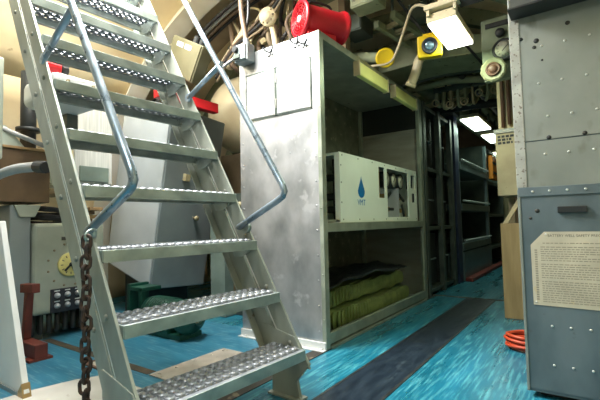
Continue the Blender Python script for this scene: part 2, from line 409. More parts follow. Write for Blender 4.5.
b0 = obj('bracket', brk(-1), 'galv', t0, local=True); b1 = obj('bracket', brk(1), 'galv', t0, local=True)
for i in range(1, 12):
    c = copy_tree(t0, lad); c.location = (-.156 * i, 0, .245 + .258 * i)
# handrails
for y, ya in ((-.432, -.42), (.37, .40)):
    dx_ = -.03 if y > 0 else 0
    pts = [(x + dx_, q, z) for x, q, z in [(-.37, y, .834), (-.075, y, .968), (-.045, y, .985), (-.033, y, 1.008), (-.045, y, 1.04), (-.073, y, 1.082), (-.555, y, 1.828), (-1.25, y, 2.905)]]
    hr = obj('handrail', MB().tube(pts, .0165, 12), 'rail', lad, local=True)
    obj('strut', MB().tube([(-.52, y, 1.775), (-.875, ya, 1.655)], .0155, 10).lathe((-.875, ya, 1.655), (0, 1, 0), [(.026, -.01), (.026, .01)], 10), 'rail', hr, local=True)
    obj('mount', MB().lathe((-.37, ya, .834), (0, 1, 0), [(.03, -.012), (.03, .012)], 12), 'galv', hr, local=True)

# chain
ch = thing('chain', 'rusty dark steel chain hanging from the ladder side rail', 'chain', (-1.479, .760, .01))
hk = obj('hook', MB().tube([(-1.50, .806, .84), (-1.49, .785, .845), (-1.479, .760, .835), (-1.479, .752, .815), (-1.479, .762, .803), (-1.484, .775, .808)], .005, 8, smooth=2), 'galv', ch)
L0 = .0245; w0 = .0155
base = [(0, 0, L0)]
def link_pts():
    out = []
    for k in range(20):
        t = 2 * PI * k / 20; x = math.cos(t) * w0; z = math.sin(t) * w0
        out.append((x, 0, z + (L0 - w0) * (1 if math.sin(t) >= 0 else -1)))
    return out
lk = None
for k in range(22):
    if lk is None:
        lk = obj('link', MB().tube(link_pts(), .0064, 8, closed=True), 'rust', ch, local=True); o = lk
    else:
        o = lk.copy(); C.objects.link(o); o.parent = ch
    z = .800 - k * .0362
    o.location = (.0012 * math.sin(k * 2.1) - .004 * max(0, 1 - abs(k - 5) / 5), .004 * math.sin(k * 1.7), z - L0 * .0 - .01)
    o.rotation_euler = (.06 * math.sin(k * 3), .10 * math.sin(k * 1.3), (PI / 2 if k % 2 else 0) + .5 + .25 * math.sin(k))
# ------------------------------------------------------------------ tall aluminium cabinet with the white machine
X0, X1, Y0, Y1, ZT = -2.23, -1.469, 2.352, 4.44, 2.19
cab = thing('equipment_cabinet', 'tall scuffed aluminium cabinet with open shelves facing the aisle', 'cabinet', ((X0 + X1) / 2, (Y0 + Y1) / 2, 0))
mb = MB().box(X0, X1 - .03, Y0, Y0 + .012, .0, ZT, .002)
for z in [.12 + .17 * i for i in range(13)]:
    for x in (X0 + .03, X1 - .055): mb.lathe((x, Y0, z), (0, -1, 0), [(.007, 0), (.005, .003), (0, .004)], 8)
for x in [X0 + .1 + .13 * i for i in range(5)]: mb.lathe((x, Y0, 1.36), (0, -1, 0), [(.006, 0), (.004, .003), (0, .004)], 8)
obj('side_panel', mb, 'alu', cab)
mb = MB()
for x in (X1 - .034, X0): mb.box(x, x + .034, Y0 - .002 if x < -2 else Y0 + .0005, Y0 + .045, 0, ZT, .003)
mb = MB().box(X1 - .032, X1, Y0 - .003, Y0 + .05, 0, ZT, .003)
for z in (.2, .5, .95, 1.3, 1.65, 2.0): mb.lathe((X1 - .016, Y0 - .003, z), (0, -1, 0), [(.006, 0), (.004, .003), (0, .003)], 8)
obj('post', mb, 'frame', cab)
obj('post', MB().box(X1 - .04, X1, Y1 - .08, Y1, 0, ZT, .003), 'frame', cab)
obj('post', MB().box(X0 + .012, X0 + .05, Y1 - .06, Y1 - .012, 0, ZT, .003), 'frame', cab)
obj('top_beam', MB().box(X1 - .035, X1, Y0 + .05, Y1 - .08, ZT - .05, ZT, .003), 'frame', cab)
obj('shelf', MB().box(X1 - .03, X1, Y0 + .05, Y1 - .08, .785, .848, .003).box(X0 + .012, X1 - .03, Y0 + .012, Y1 - .012, .83, .845), 'frame', cab)
obj('bottom_beam', MB().box(X1 - .035, X1, Y0 + .05, Y1 - .08, .03, .105, .003).box(X1 - .02, X1 + .014, Y0 + .05, Y1 - .08, .002, .018), 'frame', cab)
obj('floor_panel', MB().box(X0 + .012, X1 - .035, Y0 + .012, Y1 - .012, .03, .045), 'aludark', cab)
obj('roof', MB().box(X0, X1 - .035, Y0 + .012, Y1, ZT - .015, ZT), 'aludark', cab)
obj('back_panel', MB().box(X0, X0 + .012, Y0 + .012, Y1, 0, ZT - .015), 'backwall', cab)
obj('end_panel', MB().box(X0 + .012, X1 - .04, Y1 - .012, Y1, 0, 1.87).box(X0 + .012, X1 - .04, Y1 - .02, Y1 - .012, 1.84, 1.87), 'greypanel', cab)
obj('dark_recess', MB().box(X0 + .012, X1 - .04, Y1 - .004, Y1, 1.87, ZT - .015), 'darkpanel', cab)  # flat dark sheet, the shade inside the opening put into its colour
obj('base_flange', MB().box(X0, X1, Y0 - .02, Y0 - .003, .004, .055, .002).box(X0, X1 + .003, Y0 - .055, Y0 - .003, .003, .009).lathe((X1 - .03, Y0 - .03, .009), (0, 0, 1), [(.013, 0), (.013, .008), (0, .009)], 6).lathe((X0 + .06, Y0 - .03, .009), (0, 0, 1), [(.013, 0), (.013, .008), (0, .009)], 6), 'white', cab)
for x0, x1, hs in ((-2.145, -1.868, -1), (-1.846, -1.548, -1)):
    d = obj('door', MB().box(x0, x1, Y0 - .010, Y0 - .001, 1.660, 2.005, .003), 'alu', cab)
    mb = MB(); f = .012
    for a in ((x0 - f, x0, 1.648, 2.017), (x1, x1 + f * .6, 1.648, 2.017)): mb.box(a[0], a[1], Y0 - .006, Y0, a[2], a[3])
    mb.box(x0 - f, x1 + f * .6, Y0 - .006, Y0, 2.008, 2.017).box(x0 - f, x1 + f * .6, Y0 - .006, Y0, 1.648, 1.657)
    obj('door_frame', mb, 'rack', d)
    for z in (1.74, 1.93): obj('hinge', MB().cyl((x1 + .002 if hs > 0 else x0 - .004, Y0 - .013, z - .035), (x1 + .002 if hs > 0 else x0 - .004, Y0 - .013, z + .035), .006, 8), 'aludark', d)
    for s in range(4): pass
for x, z, q in ((-1.895, 2.150, 1.0), (-1.655, 2.150, .8), (-1.585, 2.130, 1.0)):
    w_ = .042 * q
    obj('coat_hook', MB().tube([(x - w_, Y0 - .045, z + .026), (x - w_ * .9, Y0 - .035, z), (x, Y0 - .012, z - .016), (x + w_ * .9, Y0 - .035, z), (x + w_, Y0 - .045, z + .026)], .006, 8, smooth=1).tube([(x, Y0, z + .014), (x, Y0 - .014, z - .010), (x, Y0 - .024, z - .05), (x, Y0 - .05, z - .055)], .006, 8, smooth=1), 'dark', cab)
obj('vision_panel', MB().box(X1 - .024, X1 - .020, Y0 + .05, Y1 - .08, .105, .785), 'glass', cab)
for y0, y1, lb in ((2.845, 3.42, 'nearer'), (3.575, 4.16, 'farther')):
    t = thing('strip_light', 'yellow green strip light cover hung under the cabinet top, the %s of the two' % lb, 'strip light', (X1 + .03, (y0 + y1) / 2, 2.0), 0, 'strip lights on the cabinet top')
    obj('cover', MB().box(X1 + .002, X1 + .055, y0 + .012, y1 - .012, 2.005, 2.115, .012), 'cover', t)
    for ya in (y0, y1 - .012): obj('end_cap', MB().box(X1 + .001, X1 + .058, ya, ya + .012, 2.0, 2.12, .003), 'tanlight', t)
    obj('bracket', MB().box(X1 + .001, X1 + .008, y0 + .1, y0 + .16, 2.10, 2.16).box(X1 + .001, X1 + .008, y1 - .16, y1 - .1, 2.10, 2.16), 'frame', t)

# white machine on the shelf
mc = thing('water_maker', 'white machine box with blue water drop and round gauges on cabinet shelf', 'machine', (-1.8, 3.44, .846))
fy0, fy1, fz0, fz1, fx = 2.64, 4.29, .852, 1.378, -1.50
holes = [(3.33, 3.46, 1.06, 1.335), (3.51, 4.04, .89, 1.335), (4.12, 4.24, 1.19, 1.325), (4.14, 4.23, 1.04, 1.14)]
def plate_with_holes(x0, x1, ys, zs, holes):
    mb = MB()
    for a, b in zip(ys, ys[1:]):
        for c, d in zip(zs, zs[1:]):
            my, mz = (a + b) / 2, (c + d) / 2
            if any(h[0] < my < h[1] and h[2] < mz < h[3] for h in holes): continue
            mb.box(x0, x1, a, b, c, d)
    bmesh.ops.remove_doubles(mb.bm, verts=mb.bm.verts, dist=1e-5)
    # drop interior double faces
    seen = {}
    for f in list(mb.bm.faces): seen.setdefault(tuple(sorted(v.index for v in f.verts)), []).append(f)
    mb.bm.verts.index_update(); seen = {}
    for f in list(mb.bm.faces): seen.setdefault(tuple(sorted(v.index for v in f.verts)), []).append(f)
    for k, fs in seen.items():
        if len(fs) > 1: bmesh.ops.delete(mb.bm, geom=fs, context='FACES_ONLY')
    return mb
ys = sorted({fy0, fy1, *[h[0] for h in holes], *[h[1] for h in holes]}); zs = sorted({fz0, fz1, *[h[2] for h in holes], *[h[3] for h in holes]})
fp = obj('front_panel', plate_with_holes(fx - .01, fx, ys, zs, holes), 'machine', mc)
studs('screw', [(fx, y, z) for y in [fy0 + .04 + i * .262 for i in range(7)] for z in (fz0 + .02, fz1 - .02)] + [(fx, fy0 + .02, z) for z in (1.0, 1.15, 1.28)], (1, 0, 0), [(.007, 0), (.005, .003), (0, .0035)], 'aludark', fp)
mb = MB().box(-2.05, fx - .01, fy0 + .0, fy1, fz1 - .022, fz1 - .002).box(-2.05, fx - .01, fy0, fy1, fz0 - .004, fz0 + .02)
for x in (-2.05, fx - .045): mb.box(x, x + .035, fy0, fy0 + .03, fz0, fz1 - .02)
mb.box(-2.05, fx - .01, fy1 - .02, fy1, fz0, fz1 - .02).box(-2.06, -2.05, fy0, fy1, fz0, fz1)
obj('case', mb, 'machine', mc)
obj('inner_tray', MB().box(-1.66, -1.65, 3.49, 4.06, .87, 1.36), 'white', mc)
mb = MB()
for z in (.95, 1.05, 1.2): mb.cyl((-1.95, fy0 + .1, z), (-1.56, fy0 + .1, z), .028, 12)
for x in (-1.62, -1.75, -1.9): mb.cyl((x, fy0 + .14, .87), (x, fy0 + .14, 1.35), .022, 12)
obj('internal_pipe', mb, 'dark', mc)
obj('flow_meter', MB().cyl((-1.56, 3.395, 1.03), (-1.56, 3.395, 1.355), .033, 16), 'brass', mc)
for y in (3.60, 3.77, 3.94):
    g = obj('gauge', MB().lathe((-1.64, y, 1.245), (1, 0, 0), [(.078, 0), (.078, .10), (.070, .105), (.066, .095), (0, .095)], 24), 'dark', mc)
    obj('gauge_face', MB().lathe((-1.543, y, 1.245), (1, 0, 0), [(.064, 0), (.064, .002), (0, .002)], 24), 'face', g)
    obj('needle', MB().obox((-1.538, y + .012, 1.258), (.0015, 0, 0), (0, .024, .026), (0, .003, -.003)), 'ink', g)
for y, z, a in ((3.58, 1.09, .5), (3.90, 1.08, -.5), (3.62, .965, 0), (3.93, .955, -1.1)):
    v = obj('valve', MB().cyl((-1.65, y, z), (-1.53, y, z), .022, 12), 'brass', mc)
    obj('valve_handle', MB().obox((-1.522, y, z), (.008, 0, 0), (0, .065 * math.cos(a), .065 * math.sin(a)), (0, -.014 * math.sin(a), .014 * math.cos(a)), .004), 'dark', v)
obj('divider', MB().box(-1.65, -1.51, 3.80, 3.81, .89, 1.17), 'knob', mc)
obj('switch', MB().box(-1.53, -1.505, 4.145, 4.225, 1.045, 1.135, .004), 'darkbox', mc)
obj('latch_panel', MB().box(-1.55, -1.53, 4.11, 4.25, 1.18, 1.33), 'darkbox', mc)
# drop logo
pts = []
for k in range(28):
    t = k / 28 * 2 * PI; r = 1.0; x = math.sin(t); z = -math.cos(t)
    w = .060 * x * (1 if z < 0 else (1 - z) ** .9 * 1.0)
    pts.append((fx + .0004, 2.985 + w, 1.10 + (.055 * z if z < 0 else .12 * z)))
obj('drop_emblem', MB().prism(pts, (.0012, 0, 0)), 'blue', mc)
text('lettering', 'VMT', .068, 'blue', (fx + .0003, 2.985, .985), (0, 1, 0), (0, 0, 1), mc, .0008, 'CENTER', 1.0)

# webbing pile and tarp in the lower bay
def rib_pad(x0, x1, y0, y1, z0, z1, n=34):
    mb = MB(); loop = []
    c = (z0 + z1) / 2
    # rounded slab: perimeter ribs all round
    P = []
    rad = .20
    cs = [(x1 - rad, y0 + rad, -90, 0), (x1 - rad, y1 - rad, 0, 90), (x0 + rad, y1 - rad, 90, 180), (x0 + rad, y0 + rad, 180, 270)]
    for cx, cy, a0, a1 in cs:
        for i in range(7):
            a = math.radians(a0 + (a1 - a0) * i / 6); P.append(V((cx + rad * math.cos(a), cy + rad * math.sin(a), 0)))
    Q = []
    m = len(P)
    for i in range(m):
        a, b = P[i], P[(i + 1) % m]; L = (b - a).length; k = max(1, round(L / .024))
        for j in range(k): Q.append(a.lerp(b, j / k))
    ctr = V(((x0 + x1) / 2, (y0 + y1) / 2, 0))
    rows = []
    for fz, fr in ((0, .96), (.15, 1), (.5, 1.015), (.85, 1), (1, .96), (1.0, .8)):
        row = []
        for i, q in enumerate(Q):
            d = (q - ctr); s_ = fr + (.030 if i % 2 else -.020) * (1 if fr > .9 else 0)
            p = ctr + d * s_; row.append(mb.bm.verts.new((p.x, p.y, z0 + (z1 - z0) * fz + .008 * math.sin(i * .4))))
        rows.append(row)
    for a, b in zip(rows, rows[1:]):
        for i in range(len(Q)): mb.bm.faces.new((a[i], a[(i + 1) % len(Q)], b[(i + 1) % len(Q)], b[i]))
    mb.bm.faces.new(list(reversed(rows[0]))); mb.bm.faces.new(rows[-1])
    return mb
solo('ribbed_pad', rib_pad(-2.16, -1.56, 2.50, 4.22, .062, .19), 'hosegreen', 'yellow green ribbed webbing pad on cabinet floor, lower of two', 'pad', 'ribbed pads in the lower bay')
solo('ribbed_pad', rib_pad(-2.14, -1.63, 2.50, 4.26, .21, .335), 'hosegreen', 'yellow green ribbed webbing pad directly under the black tarp', 'pad', 'ribbed pads in the lower bay')
mb = MB(); g = []
nx, ny = 16, 34
for i in range(nx + 1):
    row = []
    for j in range(ny + 1):
        x = -2.16 + .60 * i / nx; y = 2.45 + 1.50 * j / ny
        edge = max(0, (i / nx - .82) / .18)
        z = .395 + .02 * math.sin(x * 9 + y * 3) + .012 * math.sin(y * 11 + i) + .02 * random.random()
        row.append(mb.bm.verts.new((x + .05 * edge, y, max(z, .362))))
    g.append(row)
for i in range(nx):
    for j in range(ny):
        f = mb.bm.faces.new((g[i][j], g[i + 1][j], g[i + 1][j + 1], g[i][j + 1])); f.smooth = True
o = solo('tarp', mb, 'tarp', 'crumpled black tarp thrown over the webbing pads in the lower bay', 'tarp')
md = o.modifiers.new('thick', 'SOLIDIFY'); md.thickness = .012; md.offset = 0

# junction box and conduits on the cabinet corner
jb = thing('junction_box', 'light grey junction box on the top corner of the aluminium cabinet', 'junction box', (-2.12, 2.30, 2.09))
obj('box', MB().box(-2.195, -2.06, 2.262, 2.351, 2.10, 2.24, .008), 'lockergrey', jb)
obj('lid', MB().box(-2.185, -2.07, 2.246, 2.262, 2.11, 2.23, .005), 'lockergrey', jb)
obj('connector', MB().cyl((-2.16, 2.246, 2.195), (-2.16, 2.222, 2.195), .026, 14), 'dark', jb)
obj('connector', MB().box(-2.185, -2.12, 2.232, 2.246, 2.12, 2.155, .004), 'rack', jb)
obj('gland', MB().cyl((-2.11, 2.305, 2.24), (-2.11, 2.305, 2.29), .022, 12), 'knob', jb)
obj('gland', MB().cyl((-2.195, 2.305, 2.17), (-2.23, 2.305, 2.17), .02, 12), 'knob', jb)
solo('conduit', MB().tube([(-2.11, 2.305, 2.285), (-2.125, 2.305, 2.36), (-2.16, 2.31, 2.5), (-2.19, 2.33, 2.75), (-2.2, 2.4, 3.0)], .020, 10, smooth=2), 'cablebrown', 'brown conduit rising from the top of the junction box', 'conduit')
solo('cable', MB().tube([(-2.145, 2.33, 2.24), (-2.15, 2.34, 2.36), (-2.11, 2.34, 2.48), (-2.13, 2.36, 2.7), (-2.13, 2.4, 3.0)], .012, 8, smooth=2), 'cable', 'black cable looping up beside the conduit above the cabinet', 'cable')
solo('cable', MB().tube([(-2.225, 2.305, 2.17), (-2.32, 2.31, 2.15), (-2.5, 2.35, 2.12), (-2.8, 2.5, 2.2), (-3.3, 2.65, 2.32)], .011, 8, smooth=2), 'cablegrey', 'thin grey cable running left from the junction box', 'cable')

# red blower on the cabinet
ax = V((.44, .898, 0)); fc = V((-1.665, 2.39, 2.345)); up = V((0, 0, 1)); sd = ax.cross(up)
bl = thing('ventilation_blower', 'red portable blower fan lying on top of the aluminium cabinet', 'fan', (-1.6, 2.55, 2.19))
obj('housing', MB().lathe(fc, ax, [(.118, 0), (.134, .004), (.134, .022), (.116, .03), (.112, .06), (.112, .33), (.116, .35), (.130, .36), (.130, .378), (.112, .382), (.105, .37), (.105, .02), (.118, .0)], 32, caps=False), 'red', bl)
mb = MB()
for r in (.035, .055, .075, .095, .112): mb.torus(fc + ax * .004, ax, r, .003, 32, 6)
for k in range(12):
    t = 2 * PI * k / 12; d = sd * math.cos(t) + up * math.sin(t); mb.tube([fc + ax * .006 + d * .02, fc + ax * .006 + d * .116], .0028, 6)
obj('guard', mb, 'red', bl)
obj('back_plate', MB().lathe(fc + ax * .30, ax, [(.104, 0), (.104, .01)], 24), 'redbar', bl)
obj('hub', MB().lathe(fc - ax * .004, ax, [(0, 0), (.022, .002), (.026, .012), (.026, .1)], 18), 'white', bl)
mb = MB()
for k in range(6):
    t = 2 * PI * k / 6; d = sd * math.cos(t) + up * math.sin(t); e = ax.cross(d)
    mb.obox(fc + ax * .08 + d * .062, d * .04, e * .022 + ax * .015, (ax - e * .6).normalized() * .002)
obj('blade', mb, 'redbar', bl)
obj('handle', MB().tube([fc + ax * .08 + up * .11, fc + ax * .09 + up * .15, fc + ax * .14 + up * .162, fc + ax * .23 + up * .162, fc + ax * .28 + up * .15, fc + ax * .29 + up * .11], .010, 8, smooth=1), 'dark', bl)
for s in (-1, 1):
    obj('foot', MB().box(-1, -1, 0, 0, 0, 0) if False else MB().obox(fc + ax * .15 + sd * .07 * s - up * .130, ax * .12, sd * .012, up * .024, .004), 'redbar', bl)

# ------------------------------------------------------------------ right hand cabinet in the foreground
RX, RY = -.286, 2.262
rc = thing('battery_locker', 'riveted grey steel locker with safety placard filling the right edge', 'locker', (.1, 2.6, 0))
def rivets(par, rows, x0, dx, n):
    studs('rivet', [(x0 + off + dx * i, RY - .004, z) for z, off in rows for i in range(n)], (0, -1, 0), RV, 'rivet', par)
obj('body', MB().box(RX + .004, .30, RY, 2.70, .03, 1.955), 'lower', rc)
up_ = obj('upper_panel', MB().box(RX + .03, .30, RY - .004, RY, 1.225, 1.955).box(RX + .03, .30, RY - .004, RY, 1.0, 1.219), 'upper', rc)
rivets(up_, [(1.68, .02), (1.50, 0), (1.335, .03), (1.155, .01)], -.17, .095, 5)
for x, z, r in ((-.14, 1.232, .010), (.0, 1.233, .010), (-.235, 1.735, .009), (-.17, 1.71, .012), (-.18, 1.68, .009), (-.04, 1.76, .010), (-.15, 1.61, .005)): obj('hole', MB().lathe((x, RY - .0045, z), (0, -1, 0), [(r, 0), (r, .001), (0, .001)], 12), 'darkpanel', up_)
lp = obj('lower_panel', MB().box(RX + .004, .30, RY - .004, RY, .045, .955), 'lower', rc)
rivets(lp, [(.345, .02), (.165, .02)], -.19, .074, 6)
for x, z, r in ((-.205, .885, .010), (-.235, .85, .007)): obj('hole', MB().lathe((x, RY - .0045, z), (0, -1, 0), [(r, 0), (r, .001), (0, .001)], 12), 'darkpanel', lp)
sj = obj('joint_strip', MB().box(RX + .004, .30, RY - .010, RY, .955, 1.0, .002), 'lower', rc)
studs('rivet', [(-.22 + .07 * i, RY - .010, .978) for i in range(7)], (0, -1, 0), RV, 'rivet', sj)
obj('edge_angle', MB().box(RX, RX + .012, RY - .008, RY + .05, .03, .99, .002), 'upper', rc)
M['worn'] = mat('worn_angle', (.40, .42, .38), .5, .3, (.27, .28, .25), 8, stretch=(1, 1, 1.5), spots=(.16, .14, .12), spot_scale=55, spot_th=.58)
obj('corner_angle', MB().box(RX, RX + .045, RY - .008, RY + .05, 1.0, 1.95, .002), 'worn', rc)
obj('latch', MB().box(-.122, -.008, RY - .022, RY - .004, .872, .902, .003), 'dark', rc)
obj('toe_plinth', MB().box(RX + .05, .28, RY + .06, 2.66, 0, .03), 'dark', rc)
hd = thing('hood', 'dark grey steel box overhanging the riveted locker top at upper right', 'hood', (.0, 2.3, 1.85))
obj('case', MB().box(-.268, .24, 2.13, 2.250, 1.845, 2.02, .004), 'hood', hd)
obj('lip', MB().box(-.272, .245, 2.124, 2.250, 1.838, 1.846), 'dark', hd)
# safety placard
sg = thing('safety_placard', 'aged paper placard headed BATTERY WELL SAFETY PRECAUTIONS on the locker front', 'placard', (.05, RY - .006, .433))
sx0, sx1, sz0, sz1 = -.240, .285, .433, .785; yy = RY - .0045
obj('sheet', MB().prism([(sx0, yy, sz0 + .006), (sx1, yy, sz0), (sx1, yy, sz1), (sx0 + .058, yy, sz1), (sx0, yy, sz1 - .062)], (0, -.0025, 0)), 'paper', sg)
yt = yy - .0026
text('heading', 'BATTERY WELL SAFETY PRECAUTIONS', .0165, 'ink', (-.168, yt, sz1 - .024), (1, 0, 0), (0, 0, 1), sg, .0003, squeeze=.90)
random.seed(3)
mb = MB(); z = sz1 - .056
lines = [(-.19, .26, 0), None, (-.20, .05, 1), (-.20, .26, 1), (-.20, .16, 1), (-.20, .12, 1), (-.20, -.02, 1), (-.20, .26, 1), (-.20, .25, 1), None, (-.20, -.01, 1), (-.20, .26, 1), (-.20, .2, 1), (-.20, .24, 1), (-.20, .265, 1), (-.20, .18, 1), (-.20, .265, 1), None, (-.20, .26, 1), (-.20, .25, 1), (-.20, .25, 1), (-.20, .265, 1), (-.20, .265, 1), (-.20, .2, 1), (-.20, .26, 1), (-.20, .22, 1), (-.20, .26, 1), (-.20, .1, 1)]
for ln in lines:
    if ln is None: z -= .008; continue
    x = ln[0]
    while x < ln[1]:
        w = random.uniform(.006, .022); mb.box(x, min(x + w, ln[1]), yt - .0004, yt, z, z + .0042); x += w + .0038
    z -= .0104
    if z < sz0 + .02: break
obj('text_lines', mb, 'inkgrey', sg)
mb = MB()
for k in range(22): mb.box(-.225, -.214, yt - .0004, yt, sz0 + .03 + k * .011, sz0 + .037 + k * .011)
obj('margin_text', mb, 'inkgrey', sg)
studs('tack', [(sx0 + .012, yt, sz0 + .02), (sx0 + .065, yt, sz1 - .012)], (0, -1, 0), [(.005, 0), (.004, .002), (0, .003)], 'rivet', sg)

# orange hose coil
hs = []
for k in range(150):
    t = k / 22 * 2 * PI; r = .115 - .014 * math.sin(k * .11) ; hs.append((-.375 + r * math.cos(t), 3.06 + r * .95 * math.sin(t), .012 + .022 * (k / 22) * .55 + .004 * math.sin(k * .7)))
hs = [(-.52, 2.93, .012), (-.50, 2.86, .012), (-.42, 2.91, .012)] + [] + hs
o = solo('hose', MB().tube(hs[3:], .010, 8), 'hose', 'coiled orange red hose on the floor behind the riveted locker', 'hose')

# plywood box, tan panels, gauges beyond the locker
pb = thing('plywood_box', 'tan plywood bin standing on the floor behind the riveted locker', 'bin', (-.4, 4.2, 0))
mb = MB().box(-.64, -.20, 3.916, 3.935, 0, .81, .003).box(-.64, -.62, 3.935, 4.24, 0, .81, .003).box(-.22, -.20, 3.935, 4.24, 0, .81, .003).box(-.62, -.22, 4.22, 4.24, 0, .81, .003).box(-.62, -.22, 3.935, 4.22, 0, .02)
obj('box', mb, 'wood', pb)
obj('brace', MB().prism([(-.625, 3.945, .81), (-.585, 3.945, .81), (-.46, 3.945, 1.02), (-.50, 3.945, 1.02)], (0, .03, 0), .002), 'tanlight', pb)
obj('back_board', MB().box(-.50, -.22, 3.975, 3.99, .78, 1.03, .002), 'wood', pb)
tp = thing('tan_cabinet', 'tan wall cabinet with black stencil marks above the plywood bin', 'wall cabinet', (-.5, 4.0, 1.05))
obj('case', MB().box(-.645, -.25, 3.905, 4.35, 1.05, 1.62, .004), 'tan', tp)
obj('lid', MB().box(-.655, -.25, 3.895, 3.904, 1.595, 1.63, .002), 'aludark', tp)
mb = MB(); random.seed(5)
for r in range(3):
    x = -.625
    while x < -.52:
        w = random.uniform(.01, .03); mb.box(x, x + w, 3.903, 3.9052, 1.555 - r * .028, 1.575 - r * .028); x += w + .008
obj('stencil', mb, 'dark', tp)
obj('post', MB().box(-.62, -.57, 4.28, 4.33, .0, 1.05), 'tan', tp)
bp_ = thing('pipe_board', 'light tan upright board with brown pipes clipped on it', 'board', (-.5, 4.05, 1.62))
obj('board', MB().box(-.63, -.30, 4.0, 4.03, 1.63, 2.25, .003), 'tanlight', bp_)
for x, z0 in ((-.585, 1.66), (-.535, 1.68)): obj('pipe', MB().tube([(x, 3.975, z0), (x, 3.975, 2.05), (x + .01, 3.975, 2.2)], .016, 8), 'brown', bp_)
obj('rail', MB().box(-.50, -.475, 3.975, 4.0, 1.65, 2.1), 'tan', bp_)
gp = thing('gauge_board', 'green gauge board with dark rimmed dial beside the locker top', 'gauge board', (-.5, 3.62, 2.13))
obj('plate', MB().box(-.665, -.30, 3.61, 3.63, 2.14, 2.50, .003), 'gaugeplate', gp)
g = obj('gauge', MB().lathe((-.492, 3.61, 2.205), (0, -1, 0), [(.088, 0), (.088, .05), (.078, .058), (.064, .048), (0, .048)], 28), 'dark', gp)
obj('gauge_face', MB().lathe((-.492, 3.561, 2.205), (0, -1, 0), [(.062, 0), (.067, .002), (0, .002)], 28), 'face', g)
mb = MB()
for k in range(10):
    t = math.radians(-220 + k * 28); mb.obox((-.492 + .049 * math.cos(t), 3.558, 2.205 + .053 * math.sin(t)), V((math.cos(t), 0, math.sin(t))) * .008, V((-math.sin(t), 0, math.cos(t))) * .002, (0, .0008, 0))
mb.obox((-.484, 3.557, 2.213), V((.7, 0, .7)) * .032, V((-.7, 0, .7)) * .003, (0, .0008, 0))
obj('dial_marks', mb, 'ink', g)
obj('knob', MB().lathe((-.520, 3.61, 2.358), (0, -1, 0), [(.036, 0), (.036, .03), (.028, .04), (0, .04)], 20), 'dark', gp)
obj('slot', MB().box(-.63, -.40, 3.60, 3.61, 2.42, 2.46, .002), 'dark', gp)
vw = thing('hand_valve', 'round pale green valve wheel with brown hub under the gauge board', 'valve', (-.572, 3.55, 1.95))
obj('wheel', MB().lathe((-.572, 3.56, 2.045), (0, -1, 0), [(.075, 0), (.098, .008), (.098, .035), (.085, .045), (.06, .04), (0, .04)], 10, smooth=False), 'valve', vw)
obj('hub', MB().lathe((-.572, 3.52, 2.045), (0, -1, 0), [(.056, 0), (.056, .014), (.046, .020), (.042, .012), (.034, .012), (.030, .024), (.014, .026), (0, .03)], 20), 'brown', vw)
obj('stem', MB().cyl((-.572, 3.56, 2.045), (-.572, 3.70, 2.045), .03, 12), 'pipegreen', vw)
obj('bracket', MB().box(-.66, -.36, 3.64, 3.70, 1.99, 2.14, .004), 'pipegreen', vw)
# right side lining further aft
tl = thing('locker', 'brown locker row along the right of the far aisle', 'locker', (-.4, 6.5, 0))
obj('case', MB().box(-.72, -.10, 5.0, 8.9, 0, 1.5, .004), 'brownbox', tl)
obj('door', MB().box(-.735, -.72, 5.05, 6.2, .1, 1.45, .004), 'tan', tl)
obj('door', MB().box(-.735, -.72, 6.3, 7.5, .1, 1.45, .004), 'tan', tl)

# ------------------------------------------------------------------ lamps
def lamp(name, label, x0, x1, y0, y1, z, power, mdl, bracket=True, col=(1, 1, .93), top=None):
    t = thing(name, label, 'ceiling light', ((x0 + x1) / 2, (y0 + y1) / 2, z))
    obj('diffuser', MB().box(x0, x1, y0, y1, z, z + .02, .004), mdl, t)
    obj('housing', MB().box(x0 - .008, x1 + .008, y0 - .008, y1 + .008, z + .021, z + .07, .006), 'cream', t)
    li = bpy.data.lights.new(name + '_light', 'AREA'); li.shape = 'RECTANGLE'; li.size = (x1 - x0) * .9; li.size_y = (y1 - y0) * .9; li.energy = power; li.color = col
    lo = bpy.data.objects.new(name + '_light', li); C.objects.link(lo); lo.location = ((x0 + x1) / 2, (y0 + y1) / 2, z - .006)
    lo.parent = t; lo.location = (0, 0, -.006)
    return t
t = lamp('ceiling_lamp', 'bright rectangular fluorescent lamp on a cream bracket above the aisle', -.885, -.692, 2.90, 3.42, 2.25, 8, 'lamp', col=(.82, 1, .66))
obj('bracket', MB().box(-.90, -.66, 2.86, 2.93, 2.352, 2.392, .006).box(-.885, -.865, 2.87, 2.92, 2.31, 2.352).box(-.70, -.68, 2.87, 2.92, 2.31, 2.352).box(-.80, -.76, 2.875, 2.915, 2.392, 2.9, .004).box(-.88, -.69, 2.9, 2.92, 2.32, 2.335), 'cream', t)
obj('bulb_screw', MB().lathe((-.79, 3.05, 2.2501), (0, 0, -1), [(.006, 0), (.004, .003), (0, .003)], 8).lathe((-.79, 3.25, 2.2501), (0, 0, -1), [(.006, 0), (.004, .003), (0, .003)], 8), 'dark', t)
for k, (x0, x1, y0, y1, z, pw, lb) in enumerate([(-1.38, -1.15, 5.78, 6.65, 2.2, 3, 'first ceiling lamp down the far aisle'), (-1.38, -1.18, 7.1, 7.9, 2.2, 2, 'second ceiling lamp down the far aisle'), (-1.55, -1.25, 8.8, 9.4, 2.15, 2, 'last ceiling lamp at the far end of the aisle')]):
    t = lamp('ceiling_lamp', 'pale green white rectangular ' + lb, x0, x1, y0, y1, z, pw, 'lampg', col=(.70, 1, .68))
    obj('hanger', MB().box((x0 + x1) / 2 - .015, (x0 + x1) / 2 + .015, y0 + .1, y0 + .13, z + .07, 2.75).box((x0 + x1) / 2 - .015, (x0 + x1) / 2 + .015, y1 - .13, y1 - .1, z + .07, 2.75), 'rack', t)
